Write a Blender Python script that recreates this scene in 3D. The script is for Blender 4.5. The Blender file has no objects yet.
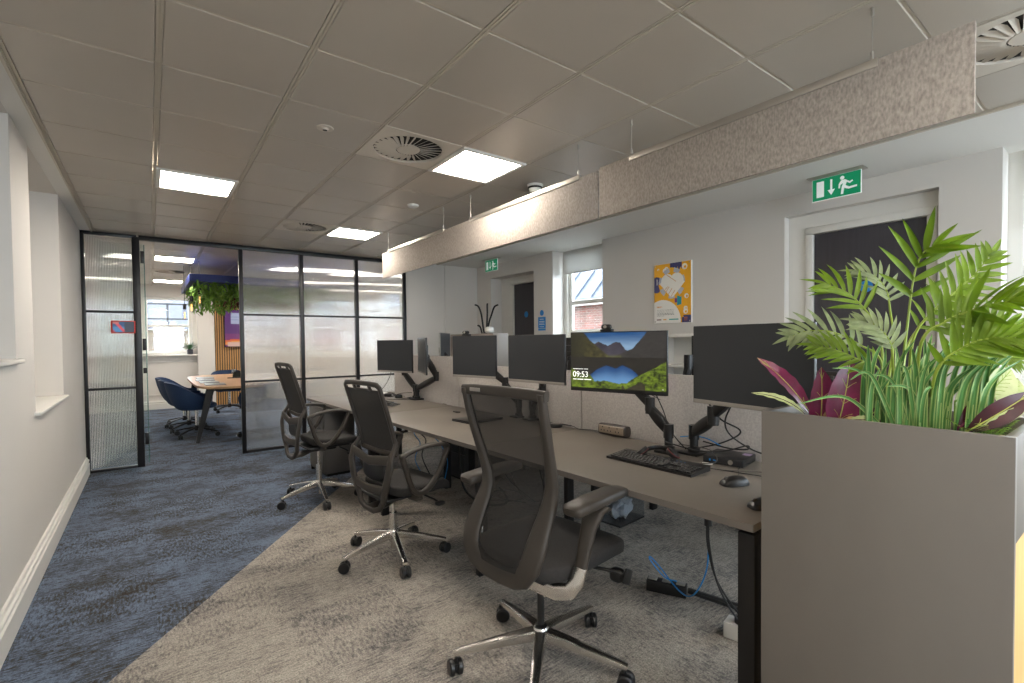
import bpy, bmesh, math, random
from mathutils import Vector, Matrix, Euler
PI = math.pi
sc = bpy.context.scene
COL = sc.collection
# ------------------------------------------------------------------ camera
F_PX, PXC, PYC = 484.41, 514.88, 351.68
CAM = Vector((0, 0, 1.32))
yaw, pitch, roll = .645971872, -.0231571077, -.00962158776
fw = Vector((math.sin(yaw)*math.cos(pitch), math.cos(yaw)*math.cos(pitch), math.sin(pitch)))
rt0 = Vector((math.cos(yaw), -math.sin(yaw), 0)); up0 = rt0.cross(fw)
rt = rt0*math.cos(roll) + up0*math.sin(roll)
up = -rt0*math.sin(roll) + up0*math.cos(roll)
cd = bpy.data.cameras.new('camera'); cam = bpy.data.objects.new('camera', cd); COL.objects.link(cam)
M = Matrix.Identity(4)
for i in range(3):
    M[i][0], M[i][1], M[i][2] = rt[i], up[i], -fw[i]
    M[i][3] = CAM[i]
cam.matrix_world = M
cd.sensor_width = 36; cd.lens = F_PX/1024*36
cd.shift_x = (512-PXC)/1024; cd.shift_y = (PYC-341.5)/1024
cd.clip_start = .05; cd.clip_end = 300
sc.camera = cam
# ------------------------------------------------------------------ world, exposure
sc.view_settings.view_transform = 'Standard'; sc.view_settings.look = 'None'
sc.view_settings.gamma = 1; sc.view_settings.use_curve_mapping = False
sc.view_settings.exposure = 1.5
W = bpy.data.worlds.new('world'); sc.world = W; W.use_nodes = True
wn = W.node_tree.nodes; bg = wn['Background']
bg.inputs[0].default_value = (.80, .90, 1.0, 1); bg.inputs[1].default_value = 6.6
LIGHT_E = 17.0
sc.cycles.use_denoising = True
sc.cycles.max_bounces = 10; sc.cycles.transparent_max_bounces = 16; sc.cycles.transmission_bounces = 10
sc.cycles.diffuse_bounces = 5; sc.cycles.sample_clamp_indirect = 4.0
sc.cycles.caustics_reflective = False
def daylight(name, loc, size, energy, rot, color=(.82, .91, 1)):
    l = bpy.data.lights.new(name, 'AREA'); l.shape = 'RECTANGLE'; l.size, l.size_y = size; l.energy = energy; l.color = color
    o = bpy.data.objects.new(name, l); COL.objects.link(o); o.location = loc; o.rotation_euler = rot
    return o
# skylight entering through the window openings (portals guide the sky light only)
for nm, loc, sz in (('window_portal', (4.44, 4.3, 1.9), (.9, 1.1)), ('window_portal', (4.44, -.05, 1.7), (1.3, 1.5)), ('window_portal', (4.44, -2.0, 1.7), (1.3, 1.5)), ('window_portal', (4.44, 8.25, 1.65), (1.2, 1.2)), ('window_portal', (4.44, 10.55, 1.65), (1.2, 1.2))):
    o = daylight(nm, loc, sz, 1, (0, PI/2, 0)); o.rotation_euler = (PI/2, 0, PI/2); o.data.cycles.is_portal = True
for x_ in (.9, 3.1):
    o = daylight('window_portal', (x_, -3.26, 1.68), (1.5, 1.4), 1, (PI/2, 0, 0)); o.data.cycles.is_portal = True
o = daylight('window_portal', (.35, 12.35, 1.7), (1.0, 1.3), 1, (-PI/2, 0, 0)); o.data.cycles.is_portal = True
# ------------------------------------------------------------------ helpers
def ray(u, v): return F_PX*fw + (u-PXC)*rt + (PYC-v)*up
def at(u, v, d): return CAM + ray(u, v)/F_PX*d
def lin(h):
    h = h.lstrip('#'); c = [int(h[i:i+2], 16)/255 for i in (0, 2, 4)]
    return tuple(x/12.92 if x <= .04045 else ((x+.055)/1.055)**2.4 for x in c)
def mat(name, col, rough=.5, metal=0, noise=None, bump=None, spec=.5, trans=0, ior=1.45, emit=None, es=1, alpha=1, coat=0, noise_scale=None):
    m = bpy.data.materials.new(name); m.use_nodes = True
    n = m.node_tree.nodes; l = m.node_tree.links; p = n['Principled BSDF']
    c = lin(col) if isinstance(col, str) else col
    p.inputs['Base Color'].default_value = (*c, 1); p.inputs['Roughness'].default_value = rough
    p.inputs['Metallic'].default_value = metal; p.inputs['Specular IOR Level'].default_value = spec
    p.inputs['Transmission Weight'].default_value = trans; p.inputs['IOR'].default_value = ior
    p.inputs['Alpha'].default_value = alpha; p.inputs['Coat Weight'].default_value = coat
    if emit:
        e = lin(emit) if isinstance(emit, str) else emit
        p.inputs['Emission Color'].default_value = (*e, 1); p.inputs['Emission Strength'].default_value = es
    tc = n.new('ShaderNodeTexCoord')
    if noise:
        # noise = (scale xyz or number, amount, detail)
        s, amt, det = noise
        mp = n.new('ShaderNodeMapping'); l.new(tc.outputs['Object'], mp.inputs[0])
        mp.inputs['Scale'].default_value = (s, s, s) if not isinstance(s, tuple) else s
        t = n.new('ShaderNodeTexNoise'); t.inputs['Scale'].default_value = 1; t.inputs['Detail'].default_value = det
        l.new(mp.outputs[0], t.inputs[0])
        r = n.new('ShaderNodeMapRange'); r.inputs[1].default_value = .3; r.inputs[2].default_value = .7
        r.inputs[3].default_value = 1-amt; r.inputs[4].default_value = 1+amt
        l.new(t.outputs['Fac'], r.inputs[0])
        mx = n.new('ShaderNodeMix'); mx.data_type = 'RGBA'; mx.blend_type = 'MULTIPLY'; mx.inputs[0].default_value = 1
        mx.inputs[6].default_value = (*c, 1); l.new(r.outputs[0], mx.inputs[7])
        l.new(mx.outputs[2], p.inputs['Base Color'])
    if bump:
        s, st = bump
        t2 = n.new('ShaderNodeTexNoise'); t2.inputs['Scale'].default_value = s; t2.inputs['Detail'].default_value = 3
        l.new(tc.outputs['Object'], t2.inputs[0])
        b = n.new('ShaderNodeBump'); b.inputs['Strength'].default_value = st; b.inputs['Distance'].default_value = .002
        l.new(t2.outputs['Fac'], b.inputs['Height']); l.new(b.outputs[0], p.inputs['Normal'])
    return m
class MB:
    def __init__(s): s.bm = bmesh.new()
    def _merge(s, b, M=None, mi=0):
        if M is not None: bmesh.ops.transform(b, matrix=M, verts=b.verts)
        me = bpy.data.meshes.new('tmp'); b.to_mesh(me); b.free()
        n0 = len(s.bm.faces); s.bm.from_mesh(me); bpy.data.meshes.remove(me)
        s.bm.faces.ensure_lookup_table()
        for f in s.bm.faces[n0:]: f.material_index = mi
    def box(s, c, size, bev=0, rot=None, seg=2, mi=0):
        b = bmesh.new(); bmesh.ops.create_cube(b, size=1); bmesh.ops.scale(b, vec=size, verts=b.verts)
        if bev: bmesh.ops.bevel(b, geom=b.edges[:], offset=min(bev, min(size)*.49), segments=seg, affect='EDGES', profile=.5)
        T = Matrix.Translation(c)
        if rot is not None: T = T @ (rot.to_matrix().to_4x4() if isinstance(rot, Euler) else rot)
        s._merge(b, T, mi); return s
    def bb(s, x0, x1, y0, y1, z0, z1, bev=0, mi=0):
        return s.box(((x0+x1)/2, (y0+y1)/2, (z0+z1)/2), (abs(x1-x0), abs(y1-y0), abs(z1-z0)), bev, mi=mi)
    def loft(s, rings, close=False, caps=True, mi=0):
        vs = [[s.bm.verts.new(p) for p in r] for r in rings]; n = len(rings[0])
        R = len(rings)
        for i in range(R if close else R-1):
            a, b = vs[i], vs[(i+1) % R]
            for j in range(n):
                k = (j+1) % n
                try: f = s.bm.faces.new((a[j], a[k], b[k], b[j])); f.material_index = mi
                except ValueError: pass
        if caps and not close:
            for r in (vs[0][::-1], vs[-1]):
                try: f = s.bm.faces.new(r); f.material_index = mi
                except ValueError: pass
        return s
    def sweep(s, pts, sec, upv=(0, 0, 1), n=12, p=2.0, close=False, mi=0):
        """sweep a superellipse: sec = (w,h) or list; w along side, h along upv-ish"""
        pts = [Vector(q) for q in pts]; N = len(pts)
        if not isinstance(sec, list): sec = [sec]*N
        U = Vector(upv); rings = []
        for i, q in enumerate(pts):
            if close: t = pts[(i+1) % N]-pts[i-1]
            else: t = pts[min(i+1, N-1)]-pts[max(i-1, 0)]
            t.normalize(); side = t.cross(U)
            if side.length < 1e-4: side = t.cross(Vector((1, .01, 0)))
            side.normalize(); h = side.cross(t).normalized()
            w_, h_ = sec[i]; ring = []
            for k in range(n):
                a = 2*PI*k/n; ca, sa = math.cos(a), math.sin(a)
                ring.append(q + side*(w_/2*math.copysign(abs(ca)**(2/p), ca)) + h*(h_/2*math.copysign(abs(sa)**(2/p), sa)))
            rings.append(ring)
        return s.loft(rings, close, mi=mi)
    def tube(s, pts, r, n=8, close=False, mi=0):
        """round tube with parallel transport"""
        pts = [Vector(q) for q in pts]; N = len(pts)
        rr = r if isinstance(r, list) else [r]*N
        t0 = (pts[1]-pts[0]).normalized(); a = Vector((0, 0, 1)) if abs(t0.z) < .9 else Vector((1, 0, 0))
        nn = t0.cross(a).normalized(); rings = []
        for i, q in enumerate(pts):
            t = (pts[(i+1) % N]-pts[i-1]) if close else (pts[min(i+1, N-1)]-pts[max(i-1, 0)])
            t.normalize(); nn = (nn - t*nn.dot(t)).normalized(); b = t.cross(nn)
            rings.append([q + (nn*math.cos(2*PI*k/n)+b*math.sin(2*PI*k/n))*rr[i] for k in range(n)])
        return s.loft(rings, close, mi=mi)
    def lathe(s, prof, c=(0, 0, 0), n=20, M=None, mi=0):
        b = MB(); rings = [[Vector((r*math.cos(2*PI*k/n), r*math.sin(2*PI*k/n), z)) for k in range(n)] for r, z in prof]
        b.loft(rings); T = Matrix.Translation(c)
        if M is not None: T = T @ M
        s._merge(b.bm, T, mi); return s
    def cyl(s, p0, p1, r, n=14, mi=0, r1=None):
        return s.tube([p0, p1], [r, r if r1 is None else r1], n, mi=mi)
    def grid(s, fn, nu, nv, th=0, mi=0, closed_u=False):
        vs = [[s.bm.verts.new(fn(i/nu, j/nv)) for j in range(nv+1)] for i in range(nu+1)]
        for i in range(nu):
            for j in range(nv):
                f = s.bm.faces.new((vs[i][j], vs[i+1][j], vs[i+1][j+1], vs[i][j+1])); f.material_index = mi
        if th:
            s.bm.normal_update()
            ws = [[s.bm.verts.new(v.co - v.normal*th) for v in r] for r in vs]
            for i in range(nu):
                for j in range(nv):
                    s.bm.faces.new((ws[i][j], ws[i][j+1], ws[i+1][j+1], ws[i+1][j])).material_index = mi
            per = [(i, 0) for i in range(nu+1)] + [(nu, j) for j in range(1, nv+1)] + [(i, nv) for i in range(nu-1, -1, -1)] + [(0, j) for j in range(nv-1, 0, -1)]
            for k in range(len(per)):
                a, b = per[k], per[(k+1) % len(per)]
                s.bm.faces.new((vs[b[0]][b[1]], vs[a[0]][a[1]], ws[a[0]][a[1]], ws[b[0]][b[1]])).material_index = mi
        return s
    def poly(s, pts, d, mi=0):
        """extrude a flat polygon along vector d"""
        a = [s.bm.verts.new(p) for p in pts]; b = [s.bm.verts.new(Vector(p)+Vector(d)) for p in pts]; n = len(a)
        s.bm.faces.new(a[::-1]).material_index = mi; s.bm.faces.new(b).material_index = mi
        for i in range(n): s.bm.faces.new((a[i], a[(i+1) % n], b[(i+1) % n], b[i])).material_index = mi
        return s
    def ellipsoid(s, c, r, p=2.0, nu=16, nv=10, rot=None, mi=0):
        b = MB(); rings = []
        def se(x, p): return math.copysign(abs(x)**(2/p), x)
        for j in range(nv+1):
            ph = -PI/2 + PI*j/nv; cz, sz = se(math.cos(ph), p), se(math.sin(ph), p)
            cz = max(cz, .01)
            rings.append([Vector((r[0]*cz*se(math.cos(2*PI*k/nu), p), r[1]*cz*se(math.sin(2*PI*k/nu), p), r[2]*sz)) for k in range(nu)])
        b.loft(rings); T = Matrix.Translation(c)
        if rot is not None: T = T @ rot.to_matrix().to_4x4()
        s._merge(b.bm, T, mi); return s
    def build(s, name, m, parent=None, ang=35, label=None):
        bmesh.ops.recalc_face_normals(s.bm, faces=s.bm.faces)
        me = bpy.data.meshes.new(name); s.bm.to_mesh(me); s.bm.free()
        for x in (m if isinstance(m, (list, tuple)) else [m]): me.materials.append(x)
        me.polygons.foreach_set('use_smooth', [True]*len(me.polygons)); me.set_sharp_from_angle(angle=math.radians(ang))
        o = bpy.data.objects.new(name, me); COL.objects.link(o)
        if parent: o.parent = parent
        if label: o['label'] = label
        return o
def tag(o, label=None, cat=None, group=None, kind=None):
    for k, v in (('label', label), ('category', cat), ('group', group), ('kind', kind)):
        if v: o[k] = v
    return o
def thing(name, label, cat, loc=(0, 0, 0), rz=0, group=None):
    o = bpy.data.objects.new(name, None); COL.objects.link(o); o.location = loc; o.rotation_euler = (0, 0, rz)
    o.empty_display_size = .05
    return tag(o, label, cat, group)
def copy_tree(o, parent=None):
    c = o.copy(); COL.objects.link(c); c.parent = parent
    for ch in [x for x in bpy.data.objects if x.parent == o]: copy_tree(ch, c)
    return c
def dup(o, loc, rz, label, group=None):
    c = copy_tree(o); c.location = loc; c.rotation_euler = (0, 0, rz); c['label'] = label
    if group: c['group'] = group
    return c
def struct(mb, name, m): return tag(mb.build(name, m), kind='structure')
def spline(pts, k=8, close=False):
    P = [Vector(p) for p in pts]; n = len(P); out = []
    for i in range(n if close else n-1):
        if close: p0, p1, p2, p3 = P[i-1], P[i], P[(i+1) % n], P[(i+2) % n]
        else: p0, p1, p2, p3 = P[max(i-1, 0)], P[i], P[i+1], P[min(i+2, n-1)]
        for j in range(k):
            t = j/k
            out.append(.5*((2*p1)+(-p0+p2)*t+(2*p0-5*p1+4*p2-p3)*t*t+(-p0+3*p1-3*p2+p3)*t**3))
    if not close: out.append(P[-1])
    return out
def cable(name, label, pts, r, m, group=None, parent=None):
    b = MB().tube(spline(pts, 8), r, 6); o = b.build(name, m, parent)
    if parent is None: tag(o, label, 'cable', group)
    return o
def text_mesh(txt, size, M, m, parent, name='lettering', th=.0004, bold=0):
    cu = bpy.data.curves.new('t', 'FONT'); cu.body = txt; cu.size = size; cu.extrude = th; cu.offset = bold
    cu.align_x = 'LEFT'
    o = bpy.data.objects.new('t', cu); COL.objects.link(o)
    dg = bpy.context.evaluated_depsgraph_get(); me = bpy.data.meshes.new_from_object(o.evaluated_get(dg))
    bpy.data.objects.remove(o); me.transform(M); me.materials.clear(); me.materials.append(m)
    r = bpy.data.objects.new(name, me); COL.objects.link(r); r.parent = parent
    return r
def pixel_panel(name, m, parent, w, h, nx, ny, fn):
    """flat printed or lit picture made of coloured cells, local x right, z up, facing -y"""
    me = bpy.data.meshes.new(name); V = []; Fc = []; C = []
    for j in range(ny+1):
        for i in range(nx+1): V.append((w*(i/nx-.5), 0, h*(j/ny-.5)))
    for j in range(ny):
        for i in range(nx):
            a = j*(nx+1)+i; Fc.append((a, a+1, a+nx+2, a+nx+1)); C.append(fn((i+.5)/nx, (j+.5)/ny))
    me.from_pydata(V, [], Fc); ca = me.color_attributes.new('picture', 'FLOAT_COLOR', 'CORNER')
    buf = []
    for c in C: buf += [*c, 1]*4
    ca.data.foreach_set('color', buf); me.materials.append(m)
    o = bpy.data.objects.new(name, me); COL.objects.link(o); o.parent = parent
    return o
def attr_mat(name, emit=0, rough=.4):
    m = mat(name, (.5, .5, .5), rough); n = m.node_tree.nodes; l = m.node_tree.links
    a = n.new('ShaderNodeAttribute'); a.attribute_name = 'picture'; p = n['Principled BSDF']
    if emit:
        p.inputs['Base Color'].default_value = (.01, .01, .01, 1)
        l.new(a.outputs['Color'], p.inputs['Emission Color']); p.inputs['Emission Strength'].default_value = emit
    else: l.new(a.outputs['Color'], p.inputs['Base Color'])
    return m
# ------------------------------------------------------------------ materials
m_wall = mat('wall_paint', '#cdc8c1', .75, noise=(1.3, .02, 2), bump=(180, .08))
m_white = mat('white_gloss_paint', '#d8d5ce', .45)
m_ceil = mat('ceiling_tile_metal', '#b3aa9e', .36, spec=.5, noise=(3, .02, 2))
m_tee = mat('ceiling_grid_metal', '#bfb6a7', .4)
m_board = mat('plasterboard_paint', '#dcdad5', .8)
m_black = mat('black_metal', '#1c1a19', .5, spec=.3)
m_frame = mat('partition_black', '#171516', .38)
m_desk = mat('desk_laminate', '#69625a', .42, noise=(60, .03, 3))
m_deskedge = mat('desk_edge_band', '#66605a', .45)
m_plas = mat('charcoal_plastic', '#3a3530', .45, bump=(400, .06), spec=.35)
m_plasd = mat('black_plastic', '#1b1a1a', .38)
m_fabric = mat('black_seat_fabric', '#2c2a29', .9, noise=(90, .18, 4), bump=(500, .5))
m_alu = mat('polished_aluminium', '#dedbd6', .24, metal=1)
m_alum = mat('matt_silver_metal', '#b9b3aa', .38, metal=.8)
m_screenfab = mat('screen_fabric', '#b2aca7', .95, noise=(110, .13, 4), bump=(350, .5))
m_felt = mat('felt_baffle', '#9d948c', .98, noise=((120, 120, 60), .26, 6), bump=(260, .5))
m_mon = mat('monitor_glass_off', '#333538', .32, spec=.35)
m_bezel = mat('monitor_casing', '#1c1b1b', .4)
m_silver = mat('silver_casing', '#8d8881', .45)
m_plant_gray = mat('planter_laminate', '#6b6660', .5, noise=((9, 9, 5), .03, 5))
m_wood = mat('light_oak', '#c9a266', .5, noise=((60, 60, 4), .1, 4))
m_door = mat('charcoal_door', '#403d42', .5, noise=((55, 55, 2.5), .1, 4))
m_blue = mat('blue_upholstery', '#1e3556', .75, noise=(60, .1, 3))
m_tabletop = mat('meeting_table_wood', '#c29a72', .4, noise=((3, 40, 10), .1, 4))
m_pot = mat('dark_pot', '#34343a', .5)
m_leaf = mat('palm_leaf', '#74921c', .42, noise=(14, .3, 3)); m_leaf_grey = mat('grey_lit_leaf', '#8d9a70', .55, noise=(30, .3, 3))  # second leaf tone: grey light on some fronds put into the colour
m_stem = mat('palm_stem', '#869a38', .45)
m_burg = mat('burgundy_leaf', '#661a3d', .38, noise=(30, .25, 3)); m_vein = mat('leaf_vein', '#a8ad55', .5)
m_burgd = mat('dark_burgundy_leaf', '#3a0d18', .38, noise=(30, .3, 3))
m_pale = mat('pale_leaf', '#a6b078', .45, noise=(40, .12, 3))
m_soil = mat('planter_soil', '#4a3c30', .95, noise=(60, .4, 4), bump=(90, 1))
m_dry = mat('dry_moss_ball', '#c6a878', .85, noise=(60, .3, 4), bump=(120, 1))
m_fern = mat('fern_green', '#7fa72c', .5, noise=(30, .3, 3))
m_canopy = mat('canopy_greenery', '#6c9636', .65, noise=(9, .6, 4)); m_canred = mat('canopy_red_leaf', '#5a2a2a', .6)
m_navy = mat('navy_panel', '#2f3c78', .6)
m_bluecab = mat('blue_cable', '#1c7fc4', .45)
m_blackcab = mat('black_cable', '#161515', .5); m_greycab = mat('grey_cable', '#4b4744', .5)
m_exit = mat('exit_green', '#0c8a5c', .4, emit='#0c8a5c', es=.12); m_exitw = mat('exit_white', '#dfe6e2', .4, emit='#dfe6e2', es=.12)
m_sign_blue = mat('notice_blue', '#2b7fc4', .45); m_paper = mat('paper_white', '#e6e4de', .7)
m_warm = mat('light_slat', '#b58a5a', .55, noise=((4, 4, 1), .12, 3)); m_slatback = mat('slat_backing', '#2a2520', .9)
m_brick = mat('brick_wall', '#8a6250', .9)
m_roof = mat('pale_roof_sheet', '#3b4049', .55); m_tree = mat('tree_leaves', '#465c30', .7, noise=(2.2, .5, 4))
m_red = mat('red_accent', '#c8322b', .5); m_orange = mat('bulb_glass', '#e8b060', .1, emit='#ffb45a', es=1.0)
m_vent = mat('vent_white', '#cbc2b5', .45); m_dark = mat('void_dark', '#2b2723', .9)
def emitter(name, col, s):
    m = bpy.data.materials.new(name); m.use_nodes = True; n = m.node_tree.nodes; l = m.node_tree.links
    n.remove(n['Principled BSDF']); e = n.new('ShaderNodeEmission'); e.inputs[0].default_value = (*lin(col), 1); e.inputs[1].default_value = s
    l.new(e.outputs[0], n['Material Output'].inputs[0]); return m
m_light = emitter('light_diffuser', '#fff5e8', LIGHT_E)
# ribbed glass
m_rib = mat('ribbed_glass', (.95, .975, .98), .0, trans=1, ior=1.45)
m_edge = mat('glass_edge', (.35, .62, .58), .05, trans=.8, ior=1.45)
_n = m_rib.node_tree.nodes; _l = m_rib.node_tree.links; _t = _n.new('ShaderNodeBsdfTranslucent'); _t.inputs[0].default_value = (.93, .95, .95, 1)
_m = _n.new('ShaderNodeMixShader'); _m.inputs[0].default_value = .12; _l.new(_n['Principled BSDF'].outputs[0], _m.inputs[1]); _l.new(_t.outputs[0], _m.inputs[2]); _l.new(_m.outputs[0], _n['Material Output'].inputs[0])
def clear_glass(name, tint=(.97, .99, 1), gl=.06):
    m = bpy.data.materials.new(name); m.use_nodes = True; n = m.node_tree.nodes; l = m.node_tree.links
    n.remove(n['Principled BSDF']); t = n.new('ShaderNodeBsdfTransparent'); t.inputs[0].default_value = (*tint, 1)
    g = n.new('ShaderNodeBsdfGlossy'); g.inputs['Roughness'].default_value = .03; mx = n.new('ShaderNodeMixShader'); mx.inputs[0].default_value = gl
    l.new(t.outputs[0], mx.inputs[1]); l.new(g.outputs[0], mx.inputs[2]); l.new(mx.outputs[0], n['Material Output'].inputs[0]); return m
m_glass = clear_glass('window_glass')
m_bag = clear_glass('clear_bag', (.93, .95, .97), .14)
def mesh_mat(name, col, open_):
    m = mat(name, col, .8, noise=(120, .15, 2)); n = m.node_tree.nodes; l = m.node_tree.links
    t = n.new('ShaderNodeBsdfTransparent'); mx = n.new('ShaderNodeMixShader'); mx.inputs[0].default_value = open_
    l.new(n['Principled BSDF'].outputs[0], mx.inputs[1]); l.new(t.outputs[0], mx.inputs[2]); l.new(mx.outputs[0], n['Material Output'].inputs[0]); return m
m_mesh = mesh_mat('black_net', '#211f1d', .16); m_mesh2 = mesh_mat('grey_net', '#343230', .12)
# variegated grass blade
def grass_mat():
    m = mat('variegated_blade', '#4f8a3a', .45); n = m.node_tree.nodes; l = m.node_tree.links; p = n['Principled BSDF']
    a = n.new('ShaderNodeAttribute'); a.attribute_name = 'across'
    r = n.new('ShaderNodeValToRGB'); e = r.color_ramp.elements
    e[0].position = 0; e[0].color = (*lin('#8fa868'), 1); e[1].position = 1; e[1].color = (*lin('#b9c98a'), 1)
    for ps, c in ((.16, '#7f9f5a'), (.24, '#3d7434'), (.5, '#578b4a'), (.76, '#3d7434'), (.88, '#7f9f5a')):
        x = r.color_ramp.elements.new(ps); x.color = (*lin(c), 1)
    l.new(a.outputs['Fac'], r.inputs[0]); l.new(r.outputs[0], p.inputs['Base Color']); return m
m_grass = grass_mat()
# brick
def brick(m, c1, c2, mo, sc_=1, swap=True):
    n = m.node_tree.nodes; l = m.node_tree.links; p = n['Principled BSDF']
    g = n.new('ShaderNodeNewGeometry'); s = n.new('ShaderNodeSeparateXYZ'); c = n.new('ShaderNodeCombineXYZ')
    l.new(g.outputs['Position'], s.inputs[0]); ad = n.new('ShaderNodeMath'); l.new(s.outputs[0], ad.inputs[0]); l.new(s.outputs[1], ad.inputs[1])
    l.new(ad.outputs[0], c.inputs[0]); l.new(s.outputs[2], c.inputs[1])
    b = n.new('ShaderNodeTexBrick'); b.inputs['Scale'].default_value = 1; b.inputs['Brick Width'].default_value = .225; b.inputs['Row Height'].default_value = .075
    b.inputs['Mortar Size'].default_value = .008
    b.inputs['Color1'].default_value = (*lin(c1), 1); b.inputs['Color2'].default_value = (*lin(c2), 1); b.inputs['Mortar'].default_value = (*lin(mo), 1)
    l.new(c.outputs[0], b.inputs[0]); l.new(b.outputs[0], p.inputs['Base Color'])
brick(m_brick, '#6b4138', '#523b32', '#6b635c')
m_brick2 = mat('yellow_brick', '#9a8060', .9); brick(m_brick2, '#5c4c38', '#42362a', '#55504a')
# carpet
def carpet():
    m = mat('office_carpet', (.2, .2, .2), .95, spec=.15); n = m.node_tree.nodes; l = m.node_tree.links; p = n['Principled BSDF']
    def N(t, **k):
        x = n.new(t)
        for a, b in k.items(): setattr(x, a, b)
        return x
    def mth(op, a, b=None, c=None):
        x = N('ShaderNodeMath', operation=op)
        for i, q in enumerate((a, b, c)):
            if q is None: continue
            if isinstance(q, (int, float)): x.inputs[i].default_value = q
            else: l.new(q, x.inputs[i])
        return x.outputs[0]
    g = N('ShaderNodeNewGeometry'); s = N('ShaderNodeSeparateXYZ'); l.new(g.outputs['Position'], s.inputs[0])
    X, Y = s.outputs[0], s.outputs[1]
    # boundary: grey lies to the right of the line (-.158,2.447)-(1.358,4.469)
    dx, dy = 1.516, 2.022
    e = mth('SUBTRACT', mth('MULTIPLY', mth('SUBTRACT', X, -.158), dy), mth('MULTIPLY', mth('SUBTRACT', Y, 2.447), dx))
    grey = mth('GREATER_THAN', e, 0)
    # tile parity picks the streak direction
    px = mth('FLOOR', mth('DIVIDE', X, .5)); py = mth('FLOOR', mth('DIVIDE', Y, .5))
    par = mth('MODULO', mth('ABSOLUTE', mth('ADD', px, py)), 2)
    par = mth('GREATER_THAN', par, .5)
    def streak(sx, sy, sc1, off):
        mp = N('ShaderNodeMapping'); l.new(g.outputs['Position'], mp.inputs[0]); mp.inputs['Scale'].default_value = (sx, sy, 1); mp.inputs['Location'].default_value = (off, off*2, 0)
        t = N('ShaderNodeTexNoise'); t.inputs['Scale'].default_value = sc1; t.inputs['Detail'].default_value = 6; t.inputs['Roughness'].default_value = .68
        l.new(mp.outputs[0], t.inputs[0]); return t.outputs['Fac']
    a = streak(9, 44, 2.2, 0); b = streak(36, 12, 2.2, 5)
    wt = mth('ADD', mth('MULTIPLY', par, .5), .25); mxs = N('ShaderNodeMix'); l.new(wt, mxs.inputs[0]); l.new(a, mxs.inputs[2]); l.new(b, mxs.inputs[3]); st = mxs.outputs[0]
    big = streak(1.5, 2.2, 2.0, 3); wn_ = N('ShaderNodeTexWhiteNoise'); cc = N('ShaderNodeCombineXYZ'); l.new(px, cc.inputs[0]); l.new(py, cc.inputs[1]); l.new(cc.outputs[0], wn_.inputs[0])
    v = mth('ADD', mth('ADD', mth('MULTIPLY', st, .80), mth('MULTIPLY', big, .42)), mth('MULTIPLY', wn_.outputs[0], .035))
    def ramp(stops):
        r = N('ShaderNodeValToRGB'); el = r.color_ramp.elements
        el[0].position, el[0].color = stops[0][0], (*lin(stops[0][1]), 1); el[1].position, el[1].color = stops[-1][0], (*lin(stops[-1][1]), 1)
        for q, c in stops[1:-1]:
            x = el.new(q); x.color = (*lin(c), 1)
        l.new(v, r.inputs[0]); return r.outputs[0]
    rb = ramp([(.51, '#38322e'), (.57, '#43423f'), (.62, '#4f5764'), (.70, '#687487')])
    rg = ramp([(.50, '#5a5756'), (.565, '#7a7571'), (.625, '#938c84'), (.71, '#a59e94')])
    mx = N('ShaderNodeMix', data_type='RGBA'); l.new(grey, mx.inputs[0]); l.new(rb, mx.inputs[6]); l.new(rg, mx.inputs[7])
    # pile
    t = N('ShaderNodeTexNoise'); t.inputs['Scale'].default_value = 150; t.inputs['Detail'].default_value = 3; l.new(g.outputs['Position'], t.inputs[0])
    mr = N('ShaderNodeMapRange'); mr.inputs[1].default_value = .3; mr.inputs[2].default_value = .7; mr.inputs[3].default_value = .60; mr.inputs[4].default_value = 1.40; l.new(t.outputs['Fac'], mr.inputs[0])
    m2 = N('ShaderNodeMix', data_type='RGBA', blend_type='MULTIPLY'); m2.inputs[0].default_value = 1; l.new(mx.outputs[2], m2.inputs[6]); l.new(mr.outputs[0], m2.inputs[7])
    l.new(m2.outputs[2], p.inputs['Base Color'])
    bp = N('ShaderNodeBump'); bp.inputs['Strength'].default_value = .6; bp.inputs['Distance'].default_value = .003; l.new(t.outputs['Fac'], bp.inputs['Height']); l.new(bp.outputs[0], p.inputs['Normal'])
    return m
m_carpet = carpet()
# ------------------------------------------------------------------ room shell
XL, XR, YN, YP, YB, HC = -.539, 4.2, -3.2, 6.578, 12.15, 2.48
MR = 4.2
struct(MB().bb(XL-.45, XR+.35, YN-.1, YB+.3, -.1, 0), 'floor', m_carpet)
# left wall with blind recesses: (y0, y1, sill z)
b = MB(); rec = [(-1.6, -.5, 1.25), (2.0, 3.465, 1.25), (3.94, 5.10, .93)]
y = YN-.1
for y0, y1, zs in rec:
    b.bb(XL-.42, XL, y, y0, 0, HC+.12); b.bb(XL-.42, XL, y0, y1, 0, zs-.02); b.bb(XL-.42, XL-.34, y0, y1, zs-.02, HC+.12); b.bb(XL-.36, XL, y0, y1, HC-.005, HC+.12); y = y1
b.bb(XL-.42, XL, y, YB+.2, 0, HC+.12)
struct(b, 'wall_left', m_wall)
for i, (y0, y1, zs) in enumerate(rec):
    struct(MB().bb(XL-.335, XL+.028, y0-.04, y1+.04, zs-.022, zs, .006), 'trim_%d' % (i+1), m_white)
# moulded skirting, left wall
def skirt(p0, p1, nrm, name):
    p0, p1, nrm = Vector(p0), Vector(p1), Vector(nrm)
    prof = [(0, 0), (.026, 0), (.026, .112), (.012, .120), (.012, .128), (.024, .134), (.024, .146), (.014, .152), (.010, .168), (0, .172)]
    b = MB(); b.loft([[p + nrm*d + Vector((0, 0, z)) for d, z in prof] for p in (p0, p1)]); struct(b, name, m_white)
skirt((XL, YN, 0), (XL, YP-.03, 0), (1, 0, 0), 'baseboard_left')
skirt((XL, YP+.05, 0), (XL, YB, 0), (1, 0, 0), 'baseboard_meeting_left')
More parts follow.
